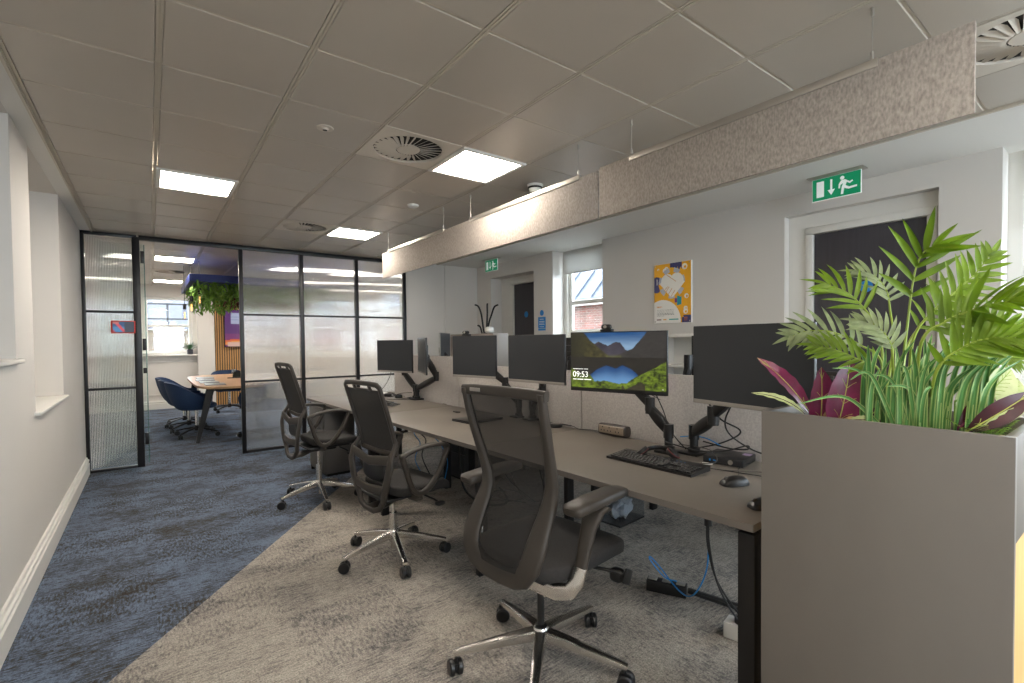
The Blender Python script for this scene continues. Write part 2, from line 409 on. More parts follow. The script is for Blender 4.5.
# right wall: openings (y0, y1, z0, z1, depth): door niche, window, door niche, window
ops = [(-2.75, -1.35, 1.0, HC, 9), (-.75, .585, 1.0, HC, 9), (.885, 1.862, 0, 2.312, .10), (3.875, 4.74, 1.34, HC, 9), (5.13, 6.17, 0, 2.27, .22), (7.6, 8.9, 1.0, 2.3, 9), (9.9, 11.2, 1.0, 2.3, 9)]  # last two openings hold the windows added for meeting room light
b = MB(); y = YN-.1
for y0, y1, z0, z1, d in ops:
    b.bb(XR, XR+.3, y, y0, 0, HC+.12)
    if z0 > 0: b.bb(XR, XR+.3, y0, y1, 0, z0)
    b.bb(XR, XR+.3, y0, y1, z1, HC+.12); 
    if d < 1: b.bb(XR+d+.02, XR+.3, y0, y1, 0, z1)
    y = y1
b.bb(XR, XR+.3, y, YB+.2, 0, HC+.12)
struct(b, 'wall_right', m_wall)
b = MB(); x = XL-.4
for x0, x1 in ((.1, 1.7), (2.3, 3.9)):  # openings for the added windows behind the camera
    b.bb(x, x0, YN-.1, YN, 0, HC+.1).bb(x0, x1, YN-.1, YN, 0, .95).bb(x0, x1, YN-.1, YN, 2.4, HC+.1); x = x1
b.bb(x, XR+.3, YN-.1, YN, 0, HC+.1)
struct(b, 'wall_near', m_wall)
# wall beyond the glass partition, to the right, with a flush panel joint
b = MB(); b.bb(2.985, 3.612, YP-.02, YP+.12, 0, HC+.1).bb(3.618, XR, YP-.02, YP+.12, 0, HC+.1).bb(3.60, 3.63, YP, YP+.1, 0, HC)
struct(b, 'wall_far', m_wall)
# meeting room back wall with window
WX0, WX1, WZ0, WZ1 = -.08, .725, 1.12, 2.27
b = MB(); b.bb(XL, WX0, YB, YB+.3, 0, HC+.1).bb(WX1, XR, YB, YB+.3, 0, HC+.1).bb(WX0, WX1, YB, YB+.3, 0, WZ0).bb(WX0, WX1, YB, YB+.3, WZ1, HC+.1)
b.bb(.80, 1.10, YB-.12, YB, 0, HC+.02)
struct(b, 'wall_back', m_wall)
struct(MB().bb(XL, 1.02, YB-.10, YB, 1.07, 1.10, .008).bb(XL, .79, YB-.02, YB-.001, .28, .30).bb(XL, .79, YB-.02, YB-.001, .95, .97), 'trim_4', m_white)
skirt((XL, YB, 0), (.80, YB, 0), (0, -1, 0), 'baseboard_back')
# ceiling: metal tiles laid in a grid
GX0, GY0, GP = .0541, 1.0375, .489
cells_l = [(0, 6), (3, 3), (3, 8), (3, -4), (0, -3), (3, -8), (0, 14), (0, 20), (5, 3), (4, 14), (4, 19)]
cells_l = [(0, 6), (3, 3), (3, 8), (3, -4), (0, -3), (3, -8), (0, 14), (0, 20), (4, 14), (4, 20), (6, 14), (6, 20), (6, 17)]  # rows behind the camera and extra meeting room cells are lights added for brightness
cells_v = [(2, 3), (2, 8), (5, -2), (0, 17)]
hole = set(cells_l+cells_v)
b = MB(); g = .005; gx = .012
for i in range(-1, 7):
    for j in range(-9, 24):
        x0, y0 = GX0+i*GP, GY0+j*GP
        if (i, j) in hole or y0+GP > YB+.1: continue
        if y0 < YP < y0+GP and False: continue
        b.box((x0+GP/2, y0+GP/2, HC+.012), (GP-2*gx, GP-2*g, .024), .004, seg=1)
struct(b, 'ceiling', m_ceil)
b = MB()
for i in range(-1, 8):
    x0 = GX0+i*GP
    b.bb(x0-.0105, x0-.003, YN, YB, HC+.001, HC+.014).bb(x0+.003, x0+.0105, YN, YB, HC+.001, HC+.014).bb(x0-.003, x0+.003, YN, YB, HC+.006, HC+.014)
for j in range(-9, 24):
    y0 = GY0+j*GP; b.bb(GX0-GP, GX0+7*GP, y0-.006, y0+.006, HC+.0035, HC+.012)
b.bb(XL-.3, XR+.3, YN-.1, YB+.2, HC+.09, HC+.12)
struct(b, 'trim_5', m_tee)
struct(MB().bb(XL-.02, GX0-GP-.012, YN, YB, HC-.004, HC+.03).bb(GX0+7*GP+.012, XR, YN, YB, HC-.004, HC+.03).bb(XR, XR+.3, 3.875, 4.74, HC-.002, HC+.03).bb(XR, XR+.3, -2.75, -1.35, HC-.002, HC+.03).bb(XR, XR+.3, -.75, .585, HC-.002, HC+.03), 'ceiling', m_board)
struct(MB().bb(GX0-GP-.02, GX0-GP-.008, YN, YP, HC-.012, HC).bb(GX0+7*GP, GX0+7*GP+.018, YN, YB, HC-.012, HC), 'trim_6', m_tee)
# ------------------------------------------------------------------ ceiling lights and vents
def light_at(i, j, label):
    t = thing('ceiling_light', label, 'ceiling light', (GX0+(i+.5)*GP, GY0+(j+.5)*GP, HC), 0, 'square ceiling lights')
    h = GP/2-.006; b = MB()
    for s in (-1, 1):
        b.bb(-h, h, s*h-s*.026, s*h, -.010, .012, .002); b.bb(s*h-s*.026, s*h, -h+.026, h-.026, -.010, .012, .002)
    b.build('frame', m_white, t); MB().bb(-h+.026, h-.026, -h+.026, h-.026, -.001, .006).build('diffuser', m_light, t)
LL = {(0, 6): 'square ceiling light nearest the left wall, above the walkway to the glass door',
      (3, 3): 'large square ceiling light between the round vent and the felt baffle',
      (3, 8): 'square ceiling light nearest the glass partition, beside the far round vent',
      (0, 14): 'nearer ceiling light seen through the open doorway',
      (0, 20): 'farther ceiling light in the meeting room, close to its window'}
for c in cells_l: light_at(*c, LL.get(c, 'unseen square ceiling panel added overhead for more light' if c[1] < 0 else 'square ceiling light added to brighten the meeting room'))
def vent_at(i, j, label):
    t = thing('ceiling_vent', label, 'ceiling vent', (GX0+(i+.5)*GP, GY0+(j+.5)*GP, HC), 0, 'round swirl ceiling vents')
    h = GP/2-.004; R = .205; b = MB(); n = 48
    # plate with round hole
    ring = [Vector((R*math.cos(2*PI*k/n), R*math.sin(2*PI*k/n), 0)) for k in range(n)]
    out = []
    for p in ring:
        s = h/max(abs(p.x), abs(p.y)); out.append(Vector((p.x*s, p.y*s, 0)))
    b.loft([[p+Vector((0, 0, z)) for p in r] for r, z in ((out, .006), (out, -.002), (ring, -.002), (ring, .02))], caps=False)
    b.build('plate', m_vent, t)
    b = MB(); b.lathe([(R, .012), (R, .06), (.01, .06)], n=32); b.build('duct', m_dark, t)
    b = MB(); N = 28
    for k in range(N):
        a = 2*PI*k/N
        R0 = Matrix.Rotation(a, 4, 'Z') @ Matrix.Translation((.135, 0, .004)) @ Matrix.Rotation(math.radians(34), 4, 'X') @ Matrix.Rotation(math.radians(14), 4, 'Z')
        b.poly([R0 @ Vector(q) for q in ((-.065, -.006, 0), (.066, -.0155, 0), (.066, .0155, 0), (-.065, .006, 0))], R0.to_3x3() @ Vector((0, 0, .0015)))
    b.lathe([(.0, -.004), (.066, -.004), (.072, .004), (.06, .012), (0, .012)], n=28)
    b.build('swirl_blades', m_vent, t)
vent_at(2, 3, 'round swirl vent in the ceiling beside the large square light')
vent_at(2, 8, 'smaller-looking round swirl vent near the glass partition, beside a far light')
vent_at(5, -2, 'round swirl vent in the top right corner, cut off by the picture edge')
vent_at(0, 17, 'ceiling vent in the meeting room between its two lights')
def disc(name, label, cat, x, y, prof, m, dark=None):
    t = thing(name, label, cat, (x, y, HC)); MB().lathe(prof, n=24).build('housing', m, t)
    if dark: MB().lathe(dark, n=24).build('sensor_ring', m_dark, t)
disc('smoke_detector', 'domed white smoke detector on the ceiling just behind the felt baffle', 'smoke detector', 2.326, 2.815, [(.0, -.055), (.03, -.055), (.042, -.045), (.05, -.03), (.052, -.012), (.06, -.010), (.06, 0), (0, 0)], m_paper, [(.0525, -.031), (.0535, -.022), (.0535, -.017), (.05, -.017)])
disc('ceiling_sensor', 'small round white sensor on the ceiling near the far square light', 'sensor', 1.815, 3.826, [(.0, -.022), (.03, -.022), (.045, -.014), (.048, 0), (0, 0)], m_paper)
disc('ceiling_sensor', 'tiny round recessed sensor in a ceiling tile left of the nearer round vent', 'sensor', .784, 2.728, [(.0, -.012), (.012, -.012), (.02, -.004), (.042, -.004), (.044, 0), (0, 0)], m_vent, [(.0, -.014), (.012, -.013), (.012, -.012)])
# ------------------------------------------------------------------ felt baffle hung over the bench
BX, BZ0, BZ1 = 2.062, 2.012, 2.282
bt_l = ['grey felt ceiling baffle, nearer of the two hung in line over the desks', 'grey felt ceiling baffle, farther of the two hung in line over the desks']
for k, (y0, y1, rails) in enumerate(((.35, 1.918, ((.60, 1.70),)), (1.93, 5.12, ((2.07, 3.31), (3.73, 4.97))))):
    t = thing('felt_baffle', bt_l[k], 'acoustic baffle', (BX, (y0+y1)/2, BZ0), 0, 'felt baffles over the desks')
    yc = (y0+y1)/2
    b = MB().bb(-.006, .006, y0-yc, y1-yc, 0, BZ1-BZ0+.012 if k == 0 else BZ1-BZ0, .002); b.build('felt_panel', m_felt, t)
    for ra, rb in rails:
        MB().bb(-.012, .012, ra-yc, rb-yc, .255, .285, .002).build('rail', m_alum, t)
        for yy in (ra+.02, rb-.01):
            MB().cyl((0, yy-yc, .28), (0, yy-yc, HC-BZ0), .0016, 6).cyl((0, yy-yc, .283), (0, yy-yc, .315), .0055, 10).cyl((0, yy-yc, HC-BZ0-.03), (0, yy-yc, HC-BZ0), .0055, 10).build('hanging_wire', m_alum, t)
# ------------------------------------------------------------------ glass partition
def ribbed(x0, x1, z0, z1, y=0, pitch=.0125, dp=.0032):
    b = MB(); n = max(4, round((x1-x0)/pitch)); w = (x1-x0)/n; fr = []
    for i in range(n):
        for k in range(6):
            a = k/6; fr.append((x0+(i+a)*w, y-.004-dp*math.sin(PI*a)))
    fr.append((x1, y-.004))
    prof = fr + [(x1, y+.004), (x0, y+.004)]
    b.loft([[Vector((px, py, z)) for px, py in prof] for z in (z0, z1)]); return b
def bar(b, x0, x1, z0, z1, d=.05, y=0): b.bb(x0, x1, y-d/2, y+d/2, z0, z1, .003)
t = thing('glass_partition', 'black framed ribbed glass partition of nine panes right of the open doorway', 'glass partition', (.884, YP, 0))
xs = [0, .681, 1.384, 2.075]; zs = [.03, .857, 1.66, HC-.035]; b = MB()
for x in xs: bar(b, x-(.025 if x else .022), x+.02, 0, HC, .05)
bar(b, -.955, 2.09, HC-.05, HC-.002, .06); bar(b, 0, 2.07, 0, .03)
for z in zs[1:3]: bar(b, 0, 2.07, z-.012, z+.012, .03)
b.build('frame', m_frame, t)
for i in range(3):
    for j in range(3):
        ribbed(xs[i]+.02, xs[i+1]-.024, zs[j]+.012, zs[j+1]-.012).build('ribbed_pane', m_rib, t, 60)
t = thing('glass_screen', 'narrow black framed ribbed glass panel by the left wall with a booking tablet', 'glass partition', (XL, YP, 0))
b = MB(); bar(b, 0, .03, 0, HC); bar(b, .41, .475, 0, HC-.02, .06); bar(b, 0, .45, HC-.035, HC-.002); bar(b, 0, .45, 0, .025)
for z in zs[1:3]: bar(b, 0, .44, z-.012, z+.012, .03)
b.build('frame', m_frame, t)
zz = [.03, .857, 1.66, HC-.035]
for j in range(3): ribbed(.03, .41, zz[j]+.012, zz[j+1]-.012).build('ribbed_pane', m_rib, t, 60)
t = thing('sliding_door', 'edge of the slid-back glass door with black clips behind the partition post', 'glass door', (-.10, YP+.09, 0))
MB().bb(-.32, .075, -.005, .005, .02, 2.40).build('glass_leaf', clear_glass('door_glass', (.93, .97, .965), .06), t)
MB().bb(.068, .078, -.007, .007, .02, 2.40).build('glass_edge', m_edge, t)
for z in (.22, 1.0, 1.25, 2.2): MB().bb(.04, .075, -.014, .014, z, z+.13 if z != 1.0 else z+.06, .003).build('clip', m_plasd, t)
t = thing('room_booking_tablet', 'small black wall tablet with a red glowing edge fixed on the glass', 'tablet', (-.215, YP-.045, 1.50))
MB().bb(-.1, .1, -.012, .012, -.066, .066, .006).build('casing', m_red, t)
def tabfn(x, y):
    if x < .03 or x > .97 or y < .05 or y > .95: return (.012, .012, .014)
    if x > .55: return (.03, .035, .05)
    if y > .80 and x < .3: return (.45, .12, .1)
    if (x*2.2+y) % 1.1 < .35: return (.45, .05, .06)
    return (.05, .16, .3) if y < .55 else (.02, .06, .14)
o = pixel_panel('screen', attr_mat('tablet_screen', .5), t, .18, .115, 40, 26, tabfn); o.location = (0, -.0125, 0)
# ------------------------------------------------------------------ right wall joinery
def door(name, y0, y1, z1, depth, leaf0, leaf1, ltop, k):
    t = bpy.data.objects.new(name, None); COL.objects.link(t); t['kind'] = 'structure'; t.location = (XR+depth, (y0+y1)/2, 0)
    yc = (y0+y1)/2
    b = MB(); a0, a1, c0, c1 = y0-yc, y1-yc, leaf0-yc, leaf1-yc
    b.bb(-.02, .018, a0, c0-.03, 0, ltop+.045).bb(-.02, .018, c1+.03, a1, 0, ltop+.045).bb(-.02, .018, a0, a1, ltop+.045, z1)
    b.bb(-.035, .014, c0-.055, c0, 0, ltop, .006).bb(-.035, .014, c1, c1+.055, 0, ltop, .006).bb(-.035, .014, c0-.055, c1+.055, ltop, ltop+.055, .006)
    b.build('door_frame', m_white, t)
    MB().bb(-.005, .016, c0+.003, c1-.003, .008, ltop-.004, .002).build('door_leaf', m_door, t)
    MB().cyl((-.06, c0+.09, 1.02), (-.06, c0+.21, 1.02), .009).cyl((-.06, c0+.09, 1.02), (0, c0+.09, 1.02), .009).cyl((-.012, c0+.09, 1.02), (0, c0+.09, 1.02), .025, 20).build('door_handle', m_alum, t)
    MB().lathe([(0, -.004), (.042, -.004), (.044, 0), (0, 0)], (-.005, (c0+c1)/2+.06 if k else (c0+c1)/2, 1.70 if k == 0 else 1.70), 24, Matrix.Rotation(PI/2, 4, 'Y')).build('round_notice', m_sign_blue, t)
door('door_1', .885, 1.862, 2.312, .10, .962, 1.676, 2.15, 0)
door('door_2', 5.13, 6.17, 2.27, .22, 5.16, 5.86, 2.16, 1)
def sash(name, y0, y1, z0, z1, mid, x=XR+.22):
    t = bpy.data.objects.new(name, None); COL.objects.link(t); t['kind'] = 'structure'; t.location = (x, (y0+y1)/2, z0)
    h = z1-z0; w = (y1-y0)/2; b = MB(); m = mid-z0
    for s in (-1, 1): b.bb(-.03, .05, s*w-s*.07, s*w, 0, h); b.bb(0, .04, s*w-s*.13, s*w-s*.07, 0, h)
    b.bb(-.028, .048, -w+.07, w-.07, 0, .05).bb(-.028, .048, -w+.07, w-.07, h-.06, h-.002).bb(-.002, .045, -w+.13, w-.13, m-.025, m+.025).bb(.002, .038, -w+.13, w-.13, .05, .11)
    b.build('window_frame', m_white, t); MB().bb(.018, .022, -w+.12, w-.12, .1, h-.05).build('window_pane', m_glass, t)
    return t
sash('window_1', 3.875, 4.74, 1.34, HC, 1.80)
sash('window_2', -.75, .585, 1.0, HC, 1.75)
sash('window_3', -2.75, -1.35, 1.0, HC, 1.75)
sash('window_7', 7.6, 8.9, 1.0, 2.3, 1.65)  # unseen side windows, this and the next added to brighten the meeting room
sash('window_8', 9.9, 11.2, 1.0, 2.3, 1.65)
struct(MB().bb(XR-.03, XR+.2, 3.84, 4.78, 1.325, 1.35, .005).bb(XR-.03, XR+.2, -.79, .62, .985, 1.01, .005).bb(XR-.03, XR+.2, -2.79, -1.32, .985, 1.01, .005), 'trim_7', m_white)
m_blind = mat('blind_fabric', '#cfccc5', .9)
_n = m_blind.node_tree.nodes; _l = m_blind.node_tree.links; _t = _n.new('ShaderNodeBsdfTranslucent'); _t.inputs[0].default_value = (.7, .7, .68, 1)
_m = _n.new('ShaderNodeMixShader'); _m.inputs[0].default_value = .3; _l.new(_n['Principled BSDF'].outputs[0], _m.inputs[1]); _l.new(_t.outputs[0], _m.inputs[2]); _l.new(_m.outputs[0], _n['Material Output'].inputs[0])
def blind(y0, y1, z0, label, grp='roller blinds'):
    t = thing('roller_blind', label, 'blind', (XR+.15, (y0+y1)/2, z0), 0, grp); w = (y1-y0)/2
    MB().bb(-.0015, .0015, -w, w, .012, HC-z0-.01).build('blind_fabric', m_blind, t)
    MB().bb(-.006, .006, -w, w, 0, .018, .004).build('bottom_bar', m_white, t)
blind(3.90, 4.69, 2.17, 'white roller blind at the top of the window behind the desks')
blind(-.72, .50, 1.98, 'white roller blind half down in the window at the right picture edge')
# meeting room window
t = bpy.data.objects.new('window_4', None); COL.objects.link(t); t['kind'] = 'structure'; t.location = (0, YB+.12, 0)
b = MB()
for x0, x1 in ((WX0, WX0+.06), (WX1-.06, WX1)): b.bb(x0, x1, -.02, .06, WZ0, WZ1, .004)
b.bb(WX0+.06, WX1-.06, -.018, .058, WZ0, WZ0+.05).bb(WX0+.06, WX1-.06, -.018, .058, WZ1-.05, WZ1).bb(WX0+.06, WX1-.06, 0, .05, 1.665, 1.71)
b.build('window_frame', m_white, t); MB().bb(WX0+.05, WX1-.05, .018, .022, WZ0+.04, WZ1-.04).build('window_pane', m_glass, t)
for k_, x0 in ((5, .1), (6, 2.3)):  # unseen windows behind the camera, added for fill daylight
    t = bpy.data.objects.new('window_%d' % k_, None); COL.objects.link(t); t['kind'] = 'structure'; t.location = (x0+.8, YN-.05, .95)
    b = MB()
    for s in (-1, 1): b.bb(s*.8-s*.07, s*.8, -.04, .04, 0, 1.45, .004)
    b.bb(-.73, .73, -.038, .038, 0, .06).bb(-.73, .73, -.038, .038, 1.39, 1.45).bb(-.73, .73, -.03, .03, .70, .75)
    b.build('window_frame', m_white, t); MB().bb(-.75, .75, -.002, .002, .05, 1.40).build('window_pane', m_glass, t)
# blue fire notices beside the far door
t = thing('door_notice', 'blue notice with a round symbol above it, beside the far grey door', 'notice', (XR-.004, 4.96, 1.50))
MB().bb(-.002, .002, -.075, .075, -.02, .13).build('blue_card', m_sign_blue, t); MB().bb(-.002, .002, -.075, .075, -.05, -.026).build('lower_card', m_sign_blue, t)
MB().lathe([(0, -.002), (.038, -.002), (.038, .002), (0, .002)], (0, 0, .185), 24, Matrix.Rotation(PI/2, 4, 'Y')).build('round_symbol', m_sign_blue, t)
b = MB()
for z, w in ((.10, .04), (.07, .055), (.05, .05), (.03, .055), (.0, .045)): b.bb(-.0035, -.002, -w, w, z-.003, z+.003)
b.build('print_lines', m_paper, t)
# exit signs
def exit_sign(y, label):
    t = thing('exit_sign', label, 'exit sign', (3.89, y, 2.308), 0, 'green exit signs'); t.scale = (1.06, 1.06, 1.06)
    MB().bb(-.02, .02, -.15, .15, .146, .156, .002).bb(-.045, .045, -.165, .165, .150, .158, .002).build('ceiling_mount', m_alum, t)
    MB().bb(-.003, .003, -.145, .145, -.004, .148, .001).build('white_edge', m_exitw, t)
    MB().bb(-.0045, -.003, -.141, .141, 0, .144).build('green_plate', m_exit, t)
    MB().cyl((0, -.1, .14), (0, -.1, .152), .003).cyl((0, .1, .14), (0, .1, .152), .003).build('bracket', m_alum, t)
    # pictogram: x on sign runs from left (+y) to right (-y)
    def P(l): return [Vector((-.0046, .141-a, c)) for a, c in l]
    b = MB(); d = (-.0012, 0, 0)
    b.poly(P([(.025, .02), (.07, .02), (.07, .125), (.025, .125)]), d)
    b.poly(P([(.108, .125), (.120, .125), (.120, .058), (.136, .058), (.114, .022), (.092, .058), (.108, .058)]), d)
    b.lathe([(0, -.0006), (.0125, -.0006), (.0125, .0006), (0, .0006)], (-.0052, .141-.178, .118), 16, Matrix.Rotation(PI/2, 4, 'Y'))
    b.poly(P([(.172, .103), (.195, .105), (.222, .085), (.236, .092), (.240, .084), (.222, .072), (.204, .085), (.197, .066), (.218, .052), (.262, .055), (.262, .043), (.214, .038), (.190, .05), (.184, .012), (.170, .012), (.176, .062), (.184, .082), (.168, .074), (.166, .052), (.156, .054), (.158, .082)]), d)
    b.build('running_figure', m_exitw, t)
exit_sign(1.378, 'green running man exit sign hung above the nearer dark door')
exit_sign(5.69, 'green running man exit sign hung in front of the far grey door')
# poster: generic handshake design
t = thing('poster', 'yellow and white poster of a handshake on the wall behind the monitors', 'poster', (XR-.012, 2.925, 1.78), -PI/2)
MB().bb(-.215, .215, -.01, .011, -.30, .30, .002).build('board', m_paper, t)
def posterfn(x, y):
    Yl, Wt, Gr, Nv, Tl, Pu = lin('#efae1e'), lin('#ece8e0'), lin('#b9bcc4'), lin('#41406e'), lin('#1e9aa8'), lin('#7a3a86')
    X, Z = x*.43, y*.60
    def c(cx, cy, r): return math.hypot(X-cx, Z-cy) < r
    c0 = Yl
    if .18 < X and Z < .17 and math.hypot(X-.10, Z+.02) > .26: c0 = Nv if Z < .07 else Yl
    if c(.03, .42, .055) or c(.03, .36, .05): c0 = Nv
    if .19 < X < .33 and Z > .555 - .03*abs(math.sin(X*90)): c0 = Nv
    for q in ((.13, .53, .026), (.15, .55, .02), (.12, .50, .018), (.36, .55, .03), (.38, .26, .024), (.37, .14, .022), (.37, .11, .026), (.05, .55, .012)):
        if c(*q) and not c(q[0]+.004, q[1]-.004, q[2]*.45): c0 = Wt
    if c(.21, .40, .155) and not c(.21, .40, .11): c0 = Gr if math.sin(math.atan2(Z-.4, X-.21)*7) > -.2 else Yl
    if abs(X-.035-(Z-.41)*.0) < .004 and .39 < Z < .45: c0 = Wt
    # speech circle bottom-left
    if math.hypot(X-.10, Z-.02) < .215: c0 = Wt
    # heart of clasped hands
    h = (c(.16, .42, .075) or c(.27, .42, .078)) or (abs(X-.215) < (.155-abs(Z-.40)*1.0)*.95 and .26 < Z < .42 and abs(X-.215) < (Z-.235)*1.0)
    if h:
        c0 = Wt
        for k in range(4):
            xx = .155+k*.035; zz = .33-.018*k
            if abs((X-xx)-(Z-zz)*.75) < .0035 and abs(Z-zz) < .035: c0 = lin('#c98a3a')
        if abs((Z-.44)+(X-.22)*.7) < .0035 and .15 < X < .26: c0 = lin('#c98a3a')
        if abs((Z-.40)-(X-.20)*.9) < .0035 and .10 < X < .17: c0 = lin('#c98a3a')
    if .275 < X < .325 and .17+(X-.27)*.2 < Z < .27-(X-.27)*.3: c0 = Tl
    if .245 < X < .275 and .20 < Z < .245: c0 = Pu
    if .33 < X and Z < .05: c0 = Nv
    if .35 < X < .39 and .02 < Z < .05 and (Z*80) % 1 > .5: c0 = lin('#c9723a')
    # writing blocks
    if .03 < X < .095 and .155 < Z < .17 and math.sin(X*420) > -.4: c0 = lin('#e29a4a')
    for k in range(6):
        if .03 < X < (.24, .235, .24, .23, .24, .12)[k] and abs(Z-(.135-k*.013)) < .003 and math.sin(X*700+k) > -.5: c0 = lin('#9a978f')
    if .03 < X < .085 and abs(Z-.035) < .006: c0 = lin('#8a6d62')
    if .11 < X < .15 and abs(Z-.035) < .006: c0 = lin('#e2aa5a')
    if .18 < X < .29 and abs(Z-.035) < .006: c0 = lin('#3aa59a')
    return c0
o = pixel_panel('print', attr_mat('poster_print', 0, .5), t, .425, .595, 110, 150, posterfn); o.location = (0, -.0105, 0)
b = MB()
for s in (-1, 1):
    for q in (-1, 1): b.cyl((s*.2, -.014, q*.283), (s*.2, -.010, q*.283), .007, 12)
b.build('corner_fixing', m_alum, t)
# ------------------------------------------------------------------ bench desks
BU = Vector((-.0396, .9992, 0)); BV = Vector((.9992, .0396, 0)); BO = Vector((1.483, .748, 0)); BR = math.atan2(.0396, .9992)
def bp(u, v, z=0): return BO + BU*u + BV*v + Vector((0, 0, z))
seg = [(0, 1.49), (1.494, 3.01), (3.014, 4.60)]
names = ['grey desk nearest the planter, holding the keyboard and mouse', 'middle grey desk of the row, behind the large mesh chair', 'farthest grey desk of the row, next to the glass partition']
oppn = ['grey desk across the screen from the nearest desk', 'grey desk across the screen from the middle desk', 'grey desk across the screen from the farthest desk']
def leg_frame(t, y, side, big=False):
    if big: y = .004
    # legs along local x = across (BV), local y = along (BU)
    w = .06 if not big else .09
    for x in (((.02, .70) if big else (.02, .72)) if side > 0 else (.08, .75)):
        MB().bb(x, x+w, y, y+(.035 if not big else .055), 0, .70, .004).build('leg', m_black, t)
    MB().bb(.05, .80, y, y+.03, .66, .705, .003).build('cross_rail', m_black, t)
for k, (a, c) in enumerate(seg):
    t = thing('office_desk', names[k], 'desk', bp(a, 0), BR)
    L = c-a; b = MB().bb(0, .80, 0, L, .715, .74, .0015, mi=0); b.build('desktop', m_desk, t)
    MB().bb(-.0012, .0, .0, L, .7155, .7395).bb(0, .80, -.0012, 0, .7155, .7395).build('edge_band', m_deskedge, t)
    MB().bb(.70, .74, .05, L-.05, .655, .70, .003).build('beam', m_black, t)
    MB().bb(.50, .68, .25, L-.25, .60, .605).bb(.50, .503, .25, L-.25, .605, .66).build('cable_tray', m_black, t)
    leg_frame(t, .02 if k else .015, 1, k == 0)
    if k == 2: leg_frame(t, L-.06, 1)
    if k == 1: MB().bb(.005, .06, 1.27, 1.31, 0, .70, .004).build('leg', m_black, t)
    t = thing('office_desk', oppn[k], 'desk', bp(a, .90), BR)
    MB().bb(0, .80, 0, L, .715, .74, .0015).build('desktop', m_desk, t)
    MB().bb(.06, .10, .05, L-.05, .655, .70, .003).build('beam', m_black, t)
    leg_frame(t, .02, -1)
    if k == 2: leg_frame(t, L-.06, -1)
# divider screens
scr = [(0.05, 1.488, 1.125, 'nearest fabric desk screen, behind the keyboard'), (1.496, 2.985, 1.115, 'middle fabric desk screen, behind the clock display'), (2.99, 4.28, 1.178, 'farthest fabric desk screen, slightly taller than the others')]
for a, c, zt, lb in scr:
    t = thing('desk_screen', lb, 'desk screen', bp(a, .845), BR, 'fabric screens between the desks')
    MB().bb(-.012, .014, 0, c-a, .60, zt, .004).build('fabric_panel', m_screenfab, t)
    MB().bb(-.02, .022, .2, .26, .66, .735, .003).bb(-.02, .022, c-a-.26, c-a-.2, .66, .735, .003).build('clamp', m_black, t)
# pedestals
def pedestal(u, v, label, w=.42, d=.58, m=None):
    t = thing('pedestal', label, 'drawer pedestal', bp(u, v), BR)
    MB().bb(0, d, 0, w, .03, .70, .004).build('body', m, t)
    for z in (.06, .27, .48): MB().bb(-.018, 0, .006, w-.006, z, z+.2, .003).build('drawer', m, t)
    MB().bb(.03, d-.03, .03, w-.03, 0, .03).build('plinth', m_black, t)
m_ped = mat('pedestal_grey', '#5c5956', .5); m_pedl = mat('pedestal_dark', '#2f2f31', .5)
pedestal(4.12, .02, 'grey drawer pedestal under the end of the farthest desk', .42, .30, m_ped)
pedestal(3.05, .95, 'dark grey pedestal under the opposite desk, behind the blue cables', .40, .55, m_pedl)
# open shelf units along the right wall
def shelf_unit(x, y0, y1, zt, m, label, shelves):
    t = thing('open_cabinet', label, 'cabinet', (x, y0, 0)); L = y1-y0; D = .24
    MB().bb(0, D, 0, .03, 0, zt, .003).bb(0, D, L-.03, L, 0, zt, .003).bb(0, D, .03, L-.03, zt-.03, zt, .003).bb(0, D, .03, L-.03, .06, .09, .003).build('carcass', m, t)
    MB().bb(D-.012, D, .03, L-.03, .06, zt-.03).build('back_panel', m, t)
    for z in shelves: MB().bb(.01, D-.012, .03, L-.03, z, z+.02).build('shelf', m, t)
m_tan = mat('taupe_cabinet', '#8d837a', .5)
shelf_unit(3.5, 5.1, 6.2, 1.415, m_tan, 'taupe open cabinet behind the webcam monitor, below the coat stand', (.5, .95))
shelf_unit(3.55, 1.95, 2.66, 1.362, m_white, 'white open cabinet seen between the two nearest monitors', (.4, .75, 1.08))
# coat stand
t = thing('coat_stand', 'black coat stand with curved arms standing beyond the far monitors', 'coat stand', (3.72, 5.0, 0))
t.location = (3.98, 5.98, 0)
MB().cyl((0, 0, 0), (0, 0, 1.5), .016).lathe([(0, 0), (.17, 0), (.17, .015), (.03, .03), (0, .03)], n=24).build('pole', m_plasd, t)
for k, (dx, dy, z0, z1) in enumerate(((-.04, .13, 1.50, 1.86), (.03, .02, 1.5, 1.87), (.05, -.13, 1.6, 1.84), (-.03, .10, 1.42, 1.55))):
    MB().tube(spline([(0, 0, z0-.2), (dx*.5, dy*.35, z0), (dx, dy*.5, z1-.15), (dx*1.2, dy, z1-.03), (dx*1.6, dy*1.5, z1)], 6), .013, 8).build('arm', m_plasd, t)
t = tag(MB().ellipsoid((0, 0, .05), (.05, .07, .045), 3).build('desk_speaker', m_paper), 'small white rounded box on top of the taupe cabinet', 'box'); t.location = (3.66, 5.42, 1.415)
